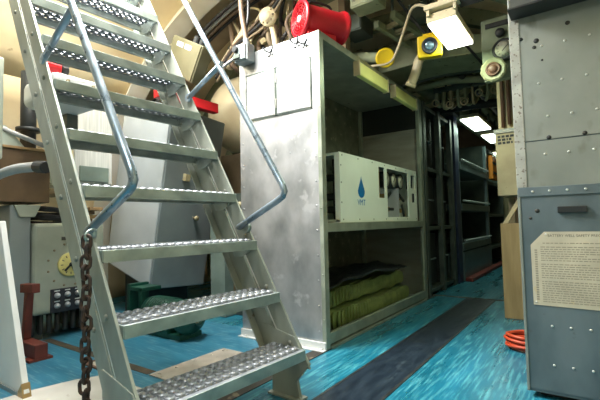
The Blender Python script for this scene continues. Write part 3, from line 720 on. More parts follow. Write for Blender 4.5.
t = lamp('ceiling_lamp', 'overhead lamp near the viewpoint', -1.0, -.55, -.5, .5, 2.35, 13, 'lamp', col=(.90, .97, 1))

bl2 = thing('hull_lamp', 'unseen lamp added on the hull above the ladder', 'wall light', (-3.0, 1.60, 2.70))  # out of view, added to supply the bright light behind the ladder
obj('base', MB().cyl((-3.06, 1.60, 2.97), (-3.02, 1.60, 2.84), .07, 16), 'cream', bl2)
obj('globe', MB().lathe((-3.02, 1.60, 2.84), (.15, 0, -1), [(.055, 0), (.06, .04), (.05, .09), (.025, .12), (0, .125)], 18), 'lamp', bl2)
pl_ = bpy.data.lights.new('hull_lamp_light', 'POINT'); pl_.energy = 13; pl_.color = (1, .90, .72); pl_.shadow_soft_size = .06
po = bpy.data.objects.new('hull_lamp_light', pl_); C.objects.link(po); po.parent = bl2; po.location = (.02, 0, -.04)

# yellow lantern and capped pipe
ln = thing('emergency_lantern', 'yellow box lantern with round lens hanging beside the lit lamp', 'lantern', (-1.0, 3.3, 2.15))
fd = V((.28, -.93, -.22)).normalized(); sr = V((.95, .29, 0)).normalized(); su = sr.cross(fd); su = -su if su.z < 0 else su
lc = V((-1.0, 3.30, 2.265))
obj('body', MB().obox(lc, sr * .095, su * .085, fd * .07, .014), 'yellow', ln)
obj('bezel', MB().lathe(lc + fd * .070, fd, [(.062, 0), (.062, .022), (.054, .028), (.048, .018), (0, .018)], 24), 'darkbox', ln)
obj('lens', MB().lathe(lc + fd * .089, fd, [(.036, 0), (.030, .006), (.016, .010), (0, .011)], 24), 'lens', ln)
obj('top_clip', MB().obox(lc + su * .093, sr * .05, su * .010, fd * .04, .003), 'yellow', ln)
obj('bracket', MB().tube([lc - fd * .06, lc - fd * .10 + V((0, 0, .02)), lc - fd * .12 + V((0, .02, .73))], .012, 8), 'dark', ln)
pc = thing('capped_pipe', 'grey pipe with round yellow end cap over the cabinet', 'pipe', (-1.38, 3.3, 2.2))
pd = V((.45, -.80, -.35)).normalized(); p0 = V((-1.385, 3.30, 2.275))
obj('cap', MB().lathe(p0 - pd * .06, pd, [(.078, 0), (.084, .008), (.084, .05), (.074, .06), (.066, .055), (0, .058)], 28), 'yellow', pc)
obj('pipe', MB().tube([p0 - pd * .06, p0 - pd * .2, V((-1.62, 3.55, 2.42)), V((-2.05, 3.62, 2.55)), V((-2.3, 3.7, 2.75))], .05, 14, smooth=2), 'pipegreen', pc)
solo('cable', MB().tube([(-1.75, 3.2, 2.215), (-1.5, 3.24, 2.21), (-1.33, 3.28, 2.2), (-1.25, 3.25, 2.3), (-1.14, 3.15, 2.44), (-1.03, 3.02, 2.52), (-.87, 2.93, 2.40)], .011, 8, smooth=2), 'cabletan', 'tan cable sagging from the cabinet top to the bright lamp', 'cable')
solo('elbow_pipe', MB().tube([(-1.10, 3.94, 2.46), (-1.16, 3.78, 2.42), (-1.225, 3.70, 2.36), (-1.25, 3.70, 2.25), (-1.31, 3.70, 2.13)], .043, 14, smooth=2).lathe((-1.305, 3.70, 2.14), (-.45, 0, -.9), [(.050, 0), (.050, .03), (0, .03)], 14), 'cream', 'short cream vent pipe bending down behind the yellow lantern', 'pipe')

# ------------------------------------------------------------------ overhead pipes and ducts
def pipe(pts, r, m, label, name='overhead_pipe', sm=0): return solo(name, MB().tube(pts, r, 12, smooth=sm), m, label, 'pipe')
pipe([(-1.62, 4.50, 2.50), (-1.62, 10.4, 2.50)], .085, 'pipegreen', 'thick green pipe running aft above the left racks')
pipe([(-1.30, 4.50, 2.62), (-1.30, 10.4, 2.62)], .05, 'overhead', 'green pipe running aft over the middle of the aisle')
pipe([(-1.05, 4.52, 2.40), (-1.02, 5.5, 2.40), (-1.0, 10.4, 2.42)], .035, 'dark', 'dark pipe running aft just left of the lamp line')
pipe([(-.72, 4.50, 2.40), (-.72, 10.4, 2.30)], .06, 'pipegreen', 'green pipe running aft along the right side overhead')
pipe([(-.50, 4.5, 2.15), (-.50, 10.4, 2.10)], .05, 'overhead', 'lower green pipe running aft above the right lockers')
pipe([(-1.9, 4.62, 2.36), (-1.2, 4.62, 2.40), (-.6, 4.62, 2.30)], .04, 'overhead', 'cross pipe spanning the overhead behind the cabinet end')
pipe([(-1.86, 5.3, 2.26), (-1.2, 5.3, 2.26), (-.6, 5.3, 2.22)], .05, 'dark', 'dark cross pipe spanning overhead beside the first far lamp')
pipe([(-.86, 3.5, 2.43), (-.75, 3.9, 2.3), (-.68, 4.3, 2.2)], .012, 'cable', 'thin black hose drooping from the lamp toward the gauges', sm=2)
pipe([(-1.3, 3.1, 2.86), (-1.14, 3.35, 2.55), (-1.05, 3.42, 2.42)], .012, 'cable', 'thin black cable dropping to the yellow lantern', sm=1)
dk = thing('air_duct', 'wide green grey duct crossing the overhead behind the lantern', 'duct', (-1.2, 4.2, 2.4))
obj('duct', MB().prism([(-1.75, 3.95, 2.40), (-1.2, 3.95, 2.42), (-.62, 3.95, 2.36), (-.62, 3.95, 2.52), (-1.2, 3.95, 2.66), (-1.75, 3.95, 2.66)], (0, .5, 0), .01), 'overhead', dk)
obj('flange', MB().prism([(-1.77, 4.44, 2.38), (-1.2, 4.44, 2.40), (-.60, 4.44, 2.34), (-.60, 4.44, 2.52), (-1.2, 4.44, 2.68), (-1.77, 4.44, 2.68)], (0, .03, 0)), 'rack', dk)
random.seed(11)
for k, (x, y, z, w, d, h, m, lb) in enumerate([
        (-1.72, 3.45, 2.62, .20, .25, .16, 'rack', 'dark overhead box above the yellow pipe cap'),
        (-1.42, 3.05, 2.62, .24, .18, .14, 'overhead', 'green overhead box above the cabinet front end'),
        (-1.15, 3.62, 2.66, .22, .12, .16, 'rack', 'dark overhead box behind the yellow lantern'),
        (-.60, 2.85, 2.36, .16, .3, .12, 'dark', 'dark overhead box right of the bright lamp'),
        (-1.15, 5.0, 2.44, .22, .3, .12, 'rack', 'grey overhead box before the first far lamp'),
        (-.85, 5.6, 2.30, .25, .4, .12, 'pipegreen', 'green overhead box right of the first far lamp'),
        (-1.5, 5.6, 2.28, .18, .6, .12, 'dark', 'dark overhead box left of the first far lamp')]):
    t = thing('overhead_box', lb, 'overhead box', (x, y, z))
    obj('case', MB().box(x - w / 2, x + w / 2, y - d / 2, y + d / 2, z, z + h, .006), m, t)
    obj('lid', MB().box(x - w / 2 + .01, x + w / 2 - .01, y - d / 2 - .008, y - d / 2, z + .01, z + h - .01, .002), m, t)
    obj('hanger', MB().box(x - .012, x + .012, y - .012, y + .012, z + h, HZ + math.sqrt(2.8 ** 2 - (x - HX) ** 2) - .002), 'dark', t)
random.seed(33)
om = thing('overhead_manifold', 'cluster of green valves and short pipes under the overhead before the far lamps', 'pipes', (-1.1, 5.4, 2.2))
obj('carrier', MB().box(-1.45, -.75, 4.86, 4.92, 2.36, 2.42, .004), 'rack', om)
for k in range(9):
    x = -1.42 + .08 * k; zt = 2.36; d = .06 + .12 * random.random()
    pb2 = obj('pipe', MB().tube([(x, 4.89, zt), (x, 4.89, zt - d), (x + random.uniform(-.05, .05), 4.95, zt - d - .02), (x + random.uniform(-.06, .06), 5.05 + .15 * random.random(), zt - d * .5)], random.choice((.014, .020, .026)), 8, smooth=2), ('pipegreen', 'overhead', 'tan')[k % 3], om)
    if k % 2 == 0: obj('hand_wheel', MB().torus((x, 4.83, zt - d), (0, 1, .2), .038, .008, 16, 6).cyl((x, 4.83, zt - d), (x, 4.90, zt - d), .008, 8), 'tan', pb2)
bf = thing('channel_frame', 'open channel frame hung under the overhead above the yellow pipe cap', 'frame', (-1.45, 3.75, 2.65))
obj('channel', MB().obox((-1.42, 3.60, 2.60), (.04, .30, 0), (.022, 0, 0), (0, 0, .03)), 'overhead', bf)
obj('channel', MB().obox((-1.25, 3.56, 2.62), (.04, .30, 0), (.022, 0, 0), (0, 0, .03)), 'overhead', bf)
for k in range(3): obj('rung', MB().obox((-1.335 + .015 * (k - 1), 3.42 + .16 * k, 2.61), (.075, -.02, 0), (0, .02, 0), (0, 0, .016)), 'tan', bf)
obj('hanger', MB().box(-1.44, -1.42, 3.60, 3.62, 2.62, 3.14), 'rack', bf)
# cream lining panel behind the blower
cp = thing('lining_panel', 'cream insulation panel on the overhead behind the red blower', 'panel', (-2.0, 3.4, 2.4))
obj('panel', MB().prism([(-2.66, 3.38, 2.32), (-1.86, 3.38, 2.52), (-1.86, 3.38, 3.02), (-2.66, 3.38, 2.94)], (0, .03, 0), .004), 'cream', cp)
obj('edge_post', MB().box(-1.859, -1.79, 3.33, 3.43, 2.20, 3.04, .004), 'ribdark', cp)

# ------------------------------------------------------------------ clutter above the cabinet
fv = thing('flange_valve', 'cream round flanged valve among pipes above the aluminium cabinet', 'valve', (-2.16, 2.73, 2.19))
obj('body', MB().lathe((-2.222, 2.74, 2.672), (.25, -1, -.25), [(.05, 0), (.080, .02), (.080, .05), (.064, .06), (.046, .062), (.042, .085), (0, .088)], 20), 'cream', fv)
studs('bolt', [(-2.207 + .062 * math.cos(k * PI / 4), 2.688 - .0 * k, 2.660 + .062 * math.sin(k * PI / 4)) for k in range(8)], (.25, -1, -.25), [(.009, 0), (.009, .010), (0, .012)], 'ribdark', fv, 6)
obj('neck', MB().tube([(-2.222, 2.74, 2.67), (-2.20, 2.76, 2.55), (-2.16, 2.74, 2.40), (-2.14, 2.72, 2.195)], .026, 12, smooth=2), 'cream', fv)
ep = thing('elbow_pipe', 'stubby cream pipe elbow behind the junction box', 'pipe', (-2.6, 2.85, 2.6))
obj('pipe', MB().tube([(-2.92, 2.9, 2.46), (-2.75, 2.88, 2.58), (-2.62, 2.86, 2.66), (-2.54, 2.84, 2.72)], .07, 16, smooth=2), 'cream', ep)
obj('flange', MB().lathe((-2.55, 2.84, 2.715), (.75, -.15, .6), [(.082, 0), (.082, .025), (.06, .025), (.06, .015), (0, .015)], 18), 'tan', ep)
obj('strap', MB().torus((-2.78, 2.88, 2.56), (.8, -.1, .55), .074, .008, 20, 6), 'dark', ep)
for k, (dz, r, m, lb) in enumerate([(0, .016, 'cable', 'black'), (.035, .013, 'cablebrown', 'brown'), (-.035, .012, 'ribdark', 'tan brown')]):
    solo('cable', MB().tube([(-2.95, 2.78 - dz * .3, 2.30 + dz), (-2.7, 2.76, 2.52 + dz), (-2.45, 2.74, 2.60 + dz), (-2.25, 2.72, 2.66 + dz * 2), (-2.05, 2.7, 2.80 + dz)], r, 8, smooth=2), m, '%s cable looping behind the junction box to the overhead' % lb, 'cable')
for k, (x, m, lb) in enumerate([(-2.30, 'cablebrown', 'brown'), (-2.22, 'cabletan', 'tan'), (-2.15, 'redbrown', 'rust red')]):
    solo('riser_pipe', MB().tube([(x + .1, 2.98, 2.20), (x + .06, 2.97, 2.40), (x + .02, 2.95, 2.6), (x + .05, 2.96, 2.88)], .016, 8, smooth=2), m, 'thin %s riser pipe between the flanged valve and red blower' % lb, 'pipe')
pm = thing('pipe_manifold', 'tangle of brown and tan pipes packed above the aluminium cabinet', 'pipes', (-2.2, 2.9, 2.19))
random.seed(21)
obj('manifold_block', MB().box(-2.62, -2.0, 3.04, 3.16, 2.2, 2.62, .01), 'ribdark', pm)
for k in range(13):
    x = -2.75 + k * .062; y = 2.78 + .07 * (k % 4); z0 = 2.23 + .03 * (k % 3); top = 2.45 + .09 * ((k * 5) % 7) / 2
    pts = [(x, 3.08, z0 + .12), (x, y + .05, z0 + .13), (x + random.uniform(-.05, .05), y, z0 + .25), (x + random.uniform(-.12, .12), y + random.uniform(-.04, .06), top), (x + random.uniform(-.15, .15), y + .05, top + .12), (x + random.uniform(-.2, .2), y + .1, 2.98)]
    obj('pipe', MB().tube(pts, random.choice((.011, .014, .018, .024)), 8, smooth=2), ('cablebrown', 'cabletan', 'ribdark', 'cable', 'cream', 'cablebrown')[k % 6], pm)
for k in range(6):
    c = (-2.66 + .11 * k, 2.80 + .05 * (k % 3), 2.40 + .09 * ((k * 3) % 4))
    obj('union', MB().lathe(c, (random.uniform(-.6, .6), -.5, 1), [(.026, 0), (.034, .006), (.034, .04), (.026, .046)], 6, smooth=False), ('tan', 'ribdark', 'cream')[k % 3], pm)
# cable runs hugging the hull
for k, (y, rr, m, lb) in enumerate([(2.68, 2.56, 'cable', 'black'), (2.73, 2.57, 'cablegrey', 'grey'), (2.78, 2.56, 'cablebrown', 'brown'), (2.83, 2.565, 'cable', 'second black')]):
    solo('hull_cable', MB().tube([hp(t, y, rr) for t in range(86, 140, 4)], .017, 8), m, '%s cable following the curved hull left of the cabinet' % lb, 'cable')
jx = thing('relay_box', 'olive electrical box with two pale labels tilted on the hull', 'electrical box', (-2.9, 2.3, 2.15))
e1 = V((.87, 0, -.49)).normalized(); e2 = V((.49, 0, .87)).normalized(); c0 = V((-2.86, 2.36, 2.325))
obj('case', MB().obox(c0, e1 * .215, e2 * .165, (0, .06, 0), .008), 'olive', jx)
obj('lid', MB().obox(c0 - V((0, .066, 0)), e1 * .205, e2 * .155, (0, .006, 0), .003), 'olive', jx)
for s in (-.075, .045): obj('label_plate', MB().obox(c0 - V((0, .0735, 0)) + e1 * s + e2 * .105, e1 * .045, e2 * .020, (0, .0012, 0)), 'white', jx)
obj('gland', MB().cyl(c0 + e2 * .16 + e1 * .03, c0 + e2 * .22 + e1 * .03, .03, 12).cyl(c0 + e2 * .16 + e1 * .11, c0 + e2 * .21 + e1 * .11, .024, 12), 'dark', jx)

# domed tank behind
dt = thing('domed_tank', 'cream domed tank between the ladder and the aluminium cabinet', 'tank', (-3.1, 3.2, 1.6))
pr = [(.0, -.44)] + [(.44 * math.sin(a * PI / 20), -.44 * math.cos(a * PI / 20)) for a in range(1, 10)] + [(.44, .05), (.44, .6)]
obj('shell', MB().lathe((-3.29, 3.62, 2.14), (.25, 1, .12), [(r * 1.08, h * 1.08) for r, h in pr], 36), 'cream', dt)
obj('cradle', MB().box(-3.6, -2.9, 3.45, 3.9, .0, 1.68, .01), 'ribdark', dt)

# ------------------------------------------------------------------ lockers and gear behind the ladder
lb = thing('tilted_locker', 'grey steel locker leaning with the hull behind the ladder', 'locker', (-3.4, 2.6, .2))
a_ = V((.205, 0, .979)); dx = V((-.73, 0, .225)); dy = V((-.02, .66, -.04)); N0 = V((-3.34, 2.30, .267)); H_ = 1.70
pts_b = [N0 + dx, N0, N0 + dy, N0 + dx + dy]
obj('body', MB().hexa(pts_b, [p + a_ * H_ * (1 if i in (1, 2) else 1.0) for i, p in enumerate(pts_b)], .012), 'lockergrey', lb)
obj('side_panel', MB().hexa([N0 + dx * .98 - V((0, .010, 0)) + a_ * .02, N0 + dx * .02 - V((0, .010, 0)) + a_ * .02, N0 + dx * .02 - V((0, .002, 0)) + a_ * .02, N0 + dx * .98 - V((0, .002, 0)) + a_ * .02], [N0 + dx * .98 - V((0, .010, 0)) + a_ * 1.68, N0 + dx * .02 - V((0, .010, 0)) + a_ * 1.68, N0 + dx * .02 - V((0, .002, 0)) + a_ * 1.68, N0 + dx * .98 - V((0, .002, 0)) + a_ * 1.68]), 'lockerlight', lb)  # paler sheet on one face, its brighter lighting put into the colour
fn = dy.cross(a_).normalized()
def onface(v, h): return N0 + dy * v + a_ * h
obj('latch', MB().obox(onface(.36, 1.08) + fn * .02, dy.normalized() * .030, a_ * .034, fn * .02, .005), 'tan', lb)
obj('knob', MB().lathe(onface(.62, .70), fn, [(.016, 0), (.016, .02), (.026, .028), (.026, .045), (0, .05)], 16), 'tan', lb)
obj('support', MB().box(-3.9, -3.55, 2.4, 2.9, 0, .50), 'dark', lb)
rb = thing('red_bar', 'red square bar jutting past the grey locker top behind the ladder', 'bar', (-2.85, 2.0, 1.9))
obj('bar', MB().box(-2.885, -2.815, 2.02, 2.68, 1.905, 1.995, .006), 'redbar', rb)
obj('clamp', MB().box(-2.98, -2.86, 2.40, 2.46, 1.88, 1.905), 'lockergrey', rb)
re_ = thing('red_cylinder', 'red cylinder end with black band peeking above the rounded white cover', 'cylinder', (-2.9, 1.3, 1.89))
obj('body', MB().cyl((-2.92, 1.13, 1.94), (-2.92, 1.30, 1.94), .055, 18), 'redbar', re_)
obj('band', MB().cyl((-2.92, 1.30, 1.94), (-2.92, 1.35, 1.94), .05, 18), 'cable', re_)
wc = thing('rounded_cover', 'whitish rounded cover with bolts just behind the upper treads', 'cover', (-3.0, 1.45, 1.6))
obj('shell', MB().box(-3.25, -2.79, 1.20, 1.56, 1.70, 1.885, .05, 4), 'white', wc)
for y in (1.30, 1.47): obj('bolt', MB().lathe((-2.79, y, 1.83), (1, 0, 0), [(.013, 0), (.013, .009), (0, .01)], 6), 'tan', wc)
obj('leg', MB().box(-3.2, -3.12, 1.45, 1.53, 1.70 - .12, 1.70), 'rack', wc)
sc_ = thing('streaked_cabinet', 'white streaked metal cabinet seen between treads behind left rail', 'cabinet', (-3.35, 1.95, 1.1))
obj('body', MB().box(-4.02, -3.44, 1.66, 1.99, 1.22, 2.03, .012), 'streak', sc_)
obj('base_panel', MB().box(-3.98, -3.48, 1.645, 1.66, 1.24, 1.37, .004), 'greengrey', sc_)
obj('side_plate', MB().box(-3.44, -3.425, 1.70, 1.95, 1.24, 1.37, .004), 'greengrey', sc_)
obj('lid', MB().box(-4.02, -3.42, 1.64, 2.0, 2.03, 2.05, .004), 'lockerlight', sc_)
for z in (1.45, 1.8): obj('hinge', MB().cyl((-3.46, 1.652, z - .04), (-3.46, 1.652, z + .04), .012, 8), 'tan', sc_)
obj('bracket', MB().box(-4.5, -3.8, 1.75, 1.95, 1.17, 1.22), 'ribdark', sc_)

# dial cabinet
dc = thing('dial_cabinet', 'sage green enamel cabinet with yellow dial behind left ladder rail', 'cabinet', (-3.7, 1.62, .0))
obj('body', MB().box(-4.05, -3.40, 1.35, 1.90, .20, .895, .03, 3), 'dialbox', dc)
d = obj('dial', MB().lathe((-3.40, 1.615, .565), (1, 0, 0), [(.094, 0), (.094, .012), (.085, .018), (0, .018)], 28), 'dial', dc)
mb = MB()
for k in range(12):
    t = k * PI / 6; mb.obox((-3.381, 1.615 + .068 * math.sin(t), .565 + .068 * math.cos(t)), (.001, 0, 0), V((0, math.sin(t), math.cos(t))) * .009, V((0, math.cos(t), -math.sin(t))) * .003)
obj('dial_marks', mb, 'ink', d)
obj('needle', MB().obox((-3.379, 1.60, .55), (.0015, 0, 0), V((0, .7, .7)) * .045, V((0, -.7, .7)) * .008).obox((-3.379, 1.625, .548), (.0015, 0, 0), V((0, -.35, .94)) * .035, V((0, .94, .35)) * .007).lathe((-3.379, 1.615, .565), (1, 0, 0), [(.016, 0), (.016, .006), (0, .006)], 12), 'dark', d)
studs('rivet', [(-3.40, 1.615 + .165 * math.sin(k * PI / 6 + .26), .565 + .165 * math.cos(k * PI / 6 + .26)) for k in range(12)], (1, 0, 0), [(.009, 0), (.007, .005), (0, .006)], 'ribdark', dc)
obj('name_plate', MB().box(-3.401, -3.396, 1.55, 1.62, .758, .785), 'ink', dc)
cpn = obj('control_panel', MB().box(-3.401, -3.385, 1.47, 1.71, .205, .385, .005), 'darkbox', dc)
for i in range(3):
    for j in range(2):
        obj('knob', MB().lathe((-3.385, 1.515 + .077 * i, .335 - .08 * j), (1, 0, 0), [(.022, 0), (.020, .014), (.013, .018), (.011, .03), (0, .031)], 16), 'knob', cpn)
mb = MB()
for i in range(3):
    for j in range(2): mb.box(-3.3855, -3.3842, 1.495 + .077 * i, 1.535 + .077 * i, .366 - .08 * j, .374 - .08 * j)
obj('panel_text', mb, 'white', cpn)
obj('base_frame', MB().box(-4.0, -3.5, 1.40, 1.46, 0, .20).box(-4.0, -3.5, 1.79, 1.85, 0, .20).box(-4.0, -3.94, 1.4, 1.85, .1, .2), 'rack', dc)
studs('cable_gland', [(-3.46, 1.37 + .06 * k, .05) for k in range(9)], (0, 0, 1), [(.018, 0), (.02, .01), (.02, .145), (.012, .148)], 'dark', dc, 10)
cc = thing('cable_coil', 'coil of black cable lying on top of the dial cabinet', 'cable coil', (-3.6, 1.5, .895))
mb = MB()
for k in range(5): mb.torus((-3.62 + .01 * k, 1.50 + .012 * (k % 2), .915 + .024 * k), (.1 * (k % 3 - 1), .1, 1), .13 - .006 * k, .014, 24, 8)
obj('coil', mb, 'cable', cc)
sl = thing('stacked_slats', 'pile of brown wooden slats behind the ladder rail above dial cabinet', 'slats', (-3.7, 1.85, .9))
for k in range(4): obj('slat', MB().obox((-3.72 + .02 * k, 1.78 + .03 * (k % 2), .915 + .032 * k), (.24, .03 * (k % 2), 0), (-.01, .06, 0), (0, 0, .014), .003), 'cardboard' if k % 2 else 'brownbox', sl)
cf = thing('grey_column', 'narrow grey metal column standing left of the dial cabinet', 'column', (-3.5, 1.27, 0))
obj('post', MB().box(-3.62, -3.42, 1.20, 1.34, 0, 1.03, .01), 'lockergrey', cf)
obj('top_bracket', MB().prism([(-3.43, 1.22, 1.03), (-3.43, 1.40, 1.03), (-3.43, 1.36, .94), (-3.43, 1.26, .94)], (.03, 0, 0), .004), 'dialbox', cf)
for y in (1.15, 1.10, 1.05):
    solo('cable', MB().tube([(-3.5, y - .12, .0), (-3.5 + (y - 1.1), y - .12, .4), (-3.52, y - .10, .9), (-3.6, y - .12, 1.15)], .018, 8, smooth=2), 'cable', {1.15: 'black cable nearest the grey column at far left', 1.10: 'middle black cable standing at far left', 1.05: 'outermost black cable standing at far left'}[y], 'cable')
# red-brown stand
rs = thing('jack_stand', 'red brown steel stand with T top in front of the dial cabinet', 'stand', (-3.1, 1.22, 0))
obj('base', MB().obox((-3.12, 1.22, .062), (.19, .0, 0), (0, .04, 0), (0, 0, .045), .005), 'redbrown', rs)
obj('post', MB().obox((-3.145, 1.22, .27), (.022, 0, 0), (0, .022, 0), (.02, 0, .16), .003), 'redbrown', rs)
obj('head', MB().obox((-3.115, 1.22, .452), (.095, 0, .005), (0, .026, 0), (0, 0, .030), .005), 'redbrown', rs)
for fx0 in (-3.30, -3.03): obj('foot_plate', MB().box(fx0, fx0 + .10, 1.15, 1.29, .003, .018), 'redbrown', rs)
# brown board, pipe, bracket, cable on the far left
bb = thing('brown_crate', 'brown boarded crate behind the left ladder rail', 'crate', (-3.65, 1.2, 1.03))
obj('box', MB().box(-3.85, -3.40, 1.02, 1.46, 1.05, 1.44, .006), 'brownbox', bb)
obj('bracket', MB().box(-4.70, -3.6, 1.10, 1.16, .99, 1.05).box(-4.70, -3.6, 1.32, 1.38, .99, 1.05), 'ribdark', bb)
obj('rim', MB().box(-3.86, -3.39, 1.012, 1.47, 1.44, 1.46, .003), 'cardboard', bb)
solo('standpipe', MB().tube([(-3.6, 1.38, 1.46), (-3.6, 1.38, 2.1)], .055, 14).lathe((-3.6, 1.38, 1.62), (0, 0, 1), [(.085, 0), (.085, .03)], 14), 'dark', 'dark upright flanged pipe behind the left ladder rail', 'pipe')
ab = thing('angle_bracket', 'greenish triangular bracket beside the dark standpipe at left', 'bracket', (-3.41, 1.19, 1.461))
obj('plate', MB().prism([(-3.42, 1.10, 1.461), (-3.42, 1.28, 1.461), (-3.42, 1.16, 1.60), (-3.42, 1.10, 1.60)], (.02, 0, 0)), 'dialbox', ab)
obj('rod', MB().tube([(-3.41, 1.12, 1.585), (-3.36, 1.40, 1.48)], .018, 10), 'cablegrey', ab)
gc = thing('power_cable', 'thick grey cable with black plug crossing behind the left rail', 'cable', (-2.7, .95, 1.15))
obj('cable', MB().tube([(-3.4, .9, 1.10), (-3.05, .94, 1.155), (-2.75, .97, 1.205), (-2.48, 1.0, 1.195)], .028, 12, smooth=2), 'cablegrey', gc)
obj('plug', MB().cyl((-2.49, 1.0, 1.195), (-2.40, 1.01, 1.185), .034, 14), 'cable', gc)
pl = thing('pale_cabinet', 'pale green cabinet edge at the far left of the view', 'cabinet', (-3.3, .8, 1.29))
obj('body', MB().box(-3.75, -2.97, .55, 1.0, 1.29, 1.94, .012), 'dialbox', pl)
obj('door', MB().box(-2.972, -2.955, .58, .97, 1.32, 1.91, .005), 'white', pl)
wb = thing('white_board', 'leaning white painted steel board at the lower left corner', 'board', (-2.7, .9, 0))
obj('board', MB().prism([(-2.352, .90, .025), (-2.70, .90, .90), (-3.35, .90, .90), (-3.35, .90, .025)], (0, .03, 0), .004), 'white', wb)
obj('corner_cap', MB().prism([(-2.345, .895, .0), (-2.37, .895, .075), (-2.41, .895, .03), (-2.41, .895, .0)], (0, .04, 0)), 'brass', wb)
obj('foot', MB().box(-3.35, -2.41, .895, .935, 0, .025), 'lockergrey', wb)
# green pump
gm = thing('green_pump', 'dark green pump with motor on the floor behind the lower treads', 'pump', (-2.75, 2.1, 0))
obj('base', MB().box(-2.96, -2.50, 1.97, 2.18, .003, .045, .004), 'green', gm)
obj('motor', MB().lathe((-2.98, 2.06, .165), (1, 0, 0), [(0, 0), (.08, .0), (.115, .02), (.12, .05), (.12, .36), (.11, .38), (.08, .40), (.035, .41), (.035, .46)], 24), 'green', gm)
mb = MB()
for k in range(10): mb.torus((-2.90 + .026 * k, 2.06, .165), (1, 0, 0), .122, .006, 24, 6)
obj('cooling_fin', mb, 'green', gm)
obj('pump_head', MB().lathe((-2.55, 2.06, .165), (1, 0, 0), [(.06, 0), (.13, .01), (.135, .06), (.10, .12), (.05, .14), (.05, .16)], 24), 'green', gm)
obj('shaft_nut', MB().lathe((-2.40, 2.05, .165), (.6, -.8, 0), [(.03, 0), (.03, .03), (.018, .035), (.018, .05), (0, .05)], 6), 'tan', gm)
obj('guard', MB().box(-3.16, -3.12, 1.96, 2.14, .05, .38, .004).box(-3.12, -2.95, 1.96, 2.14, .33, .36, .004).box(-3.0, -2.96, 1.96, 2.0, .2, .35), 'green', gm)
obj('foot', MB().box(-2.92, -2.86, 1.95, 2.17, .045, .07).box(-2.68, -2.62, 1.95, 2.17, .045, .07), 'green', gm)
# column and clutter between locker and cabinet
gcx = thing('green_column', 'green grey steel column between the tilted locker and the cabinet', 'column', (-2.9, 2.8, 0))
obj('post', MB().box(-2.99, -2.80, 2.72, 2.84, 0, 1.12, .006), 'greengrey', gcx)
obj('flange', MB().box(-3.02, -2.77, 2.70, 2.86, .003, .03, .003), 'greengrey', gcx)
nb = thing('fuse_panel', 'dark green panel of small fittings low beside the cabinet', 'panel', (-2.6, 2.9, 0))
obj('panel', MB().box(-2.78, -2.40, 2.84, 3.42, 0, 1.15, .004), 'rack', nb)
for i in range(3):
    for j in range(4): obj('fitting', MB().lathe((-2.70 + .1 * i, 2.84, .62 + .14 * j), (0, -1, 0), [(.028, 0), (.028, .02), (.016, .03), (0, .03)], 10), 'tan' if (i + j) % 3 == 0 else 'lockergrey', nb)
sk = thing('paper_sack', 'crumpled brown paper sack wedged between locker and cabinet', 'sack', (-2.7, 3.0, 1.15))
mb = MB(); rows = []
for i in range(7):
    ph = i / 6; r = (.20, .22, .21, .2, .19, .15, .06)[i]
    rows.append((r, .38 * ph))
mb.lathe((-2.62, 3.20, 1.153), (.05, -.05, 1), rows, 14)
for v in mb.bm.verts: v.co += V((random.uniform(-.018, .018), random.uniform(-.018, .018), random.uniform(0, .012)))
obj('sack', mb, 'cardboard', sk)
obj('tie', MB().torus((-2.608, 3.185, 1.50), (.05, -.05, 1), .10, .008, 16, 6), 'dark', sk)

# ------------------------------------------------------------------ racks and bunks down the left of the aisle
r1 = thing('equipment_rack', 'dark open equipment rack next to the aluminium cabinet', 'rack', (-1.85, 5.1, 0))
for y in (4.50, 5.08, 5.58): obj('post', MB().box(X1 - .06, X1, y, y + .08, 0, 2.2, .004), 'rack', r1)
obj('back', MB().box(-2.2, -2.17, 4.47, 5.66, 0, 2.2), 'dark', r1)
for z in (.04, .74, 1.42, 2.14): obj('shelf', MB().box(-2.17, X1 - .02, 4.5, 5.66, z, z + .04, .003), 'rack', r1)
for z, h in ((.10, .6), (.80, .58), (1.48, .62)):
    for y0, y1 in ((4.6, 5.06), (5.18, 5.57)):
        d = obj('drawer', MB().box(-2.1, X1 - .09, y0, y1, z, z + h, .005), 'dark', r1)
        obj('handle', MB().tube([(X1 - .09, y0 + .1, z + h * .5), (X1 - .06, y0 + .11, z + h * .5), (X1 - .06, y1 - .11, z + h * .5), (X1 - .09, y1 - .1, z + h * .5)], .009, 6), 'lockergrey', d)
        obj('indicator', MB().box(X1 - .09, X1 - .085, y0 + .06, y0 + .14, z + h * .72, z + h * .8), 'knob', d)
solo('navy_post', MB().box(X1 - .10, X1 + .01, 5.74, 5.92, 0, 2.3, .006), 'navy', 'dark navy post between the rack and the bunk shelves', 'post')
bk = thing('bunk_rack', 'blue grey metal bunk shelves farther down the left of the aisle', 'bunk', (-1.85, 6.9, 0))
for y in (5.95, 7.85): obj('post', MB().box(X1 - .05, X1, y, y + .05, .0, 2.15, .004), 'bunk', bk)
obj('back', MB().box(-2.3, -2.27, 5.94, 7.92, 0, 2.15), 'dark', bk)
for z in (.42, .98, 1.56): 
    sh = obj('shelf', MB().box(-2.27, X1 + .02, 5.97, 7.9, z, z + .10, .006), 'bunk', bk)
    obj('rail', MB().cyl((X1 + .03, 6.02, z + .14), (X1 + .03, 7.84, z + .14), .014, 10), 'lockerlight', sh)
obj('plinth', MB().box(-2.27, X1 + .02, 5.97, 7.9, 0, .40, .004), 'bunk', bk)
solo('skirting_rail', MB().box(X1 + .03, X1 + .13, 5.95, 9.8, 0, .05, .008), 'skirt', 'dark red rail along the floor below the bunk shelves', 'rail')
fr2 = thing('far_rack', 'dim steel rack beyond the bunk shelves at the aisle end', 'rack', (-1.85, 8.9, 0))
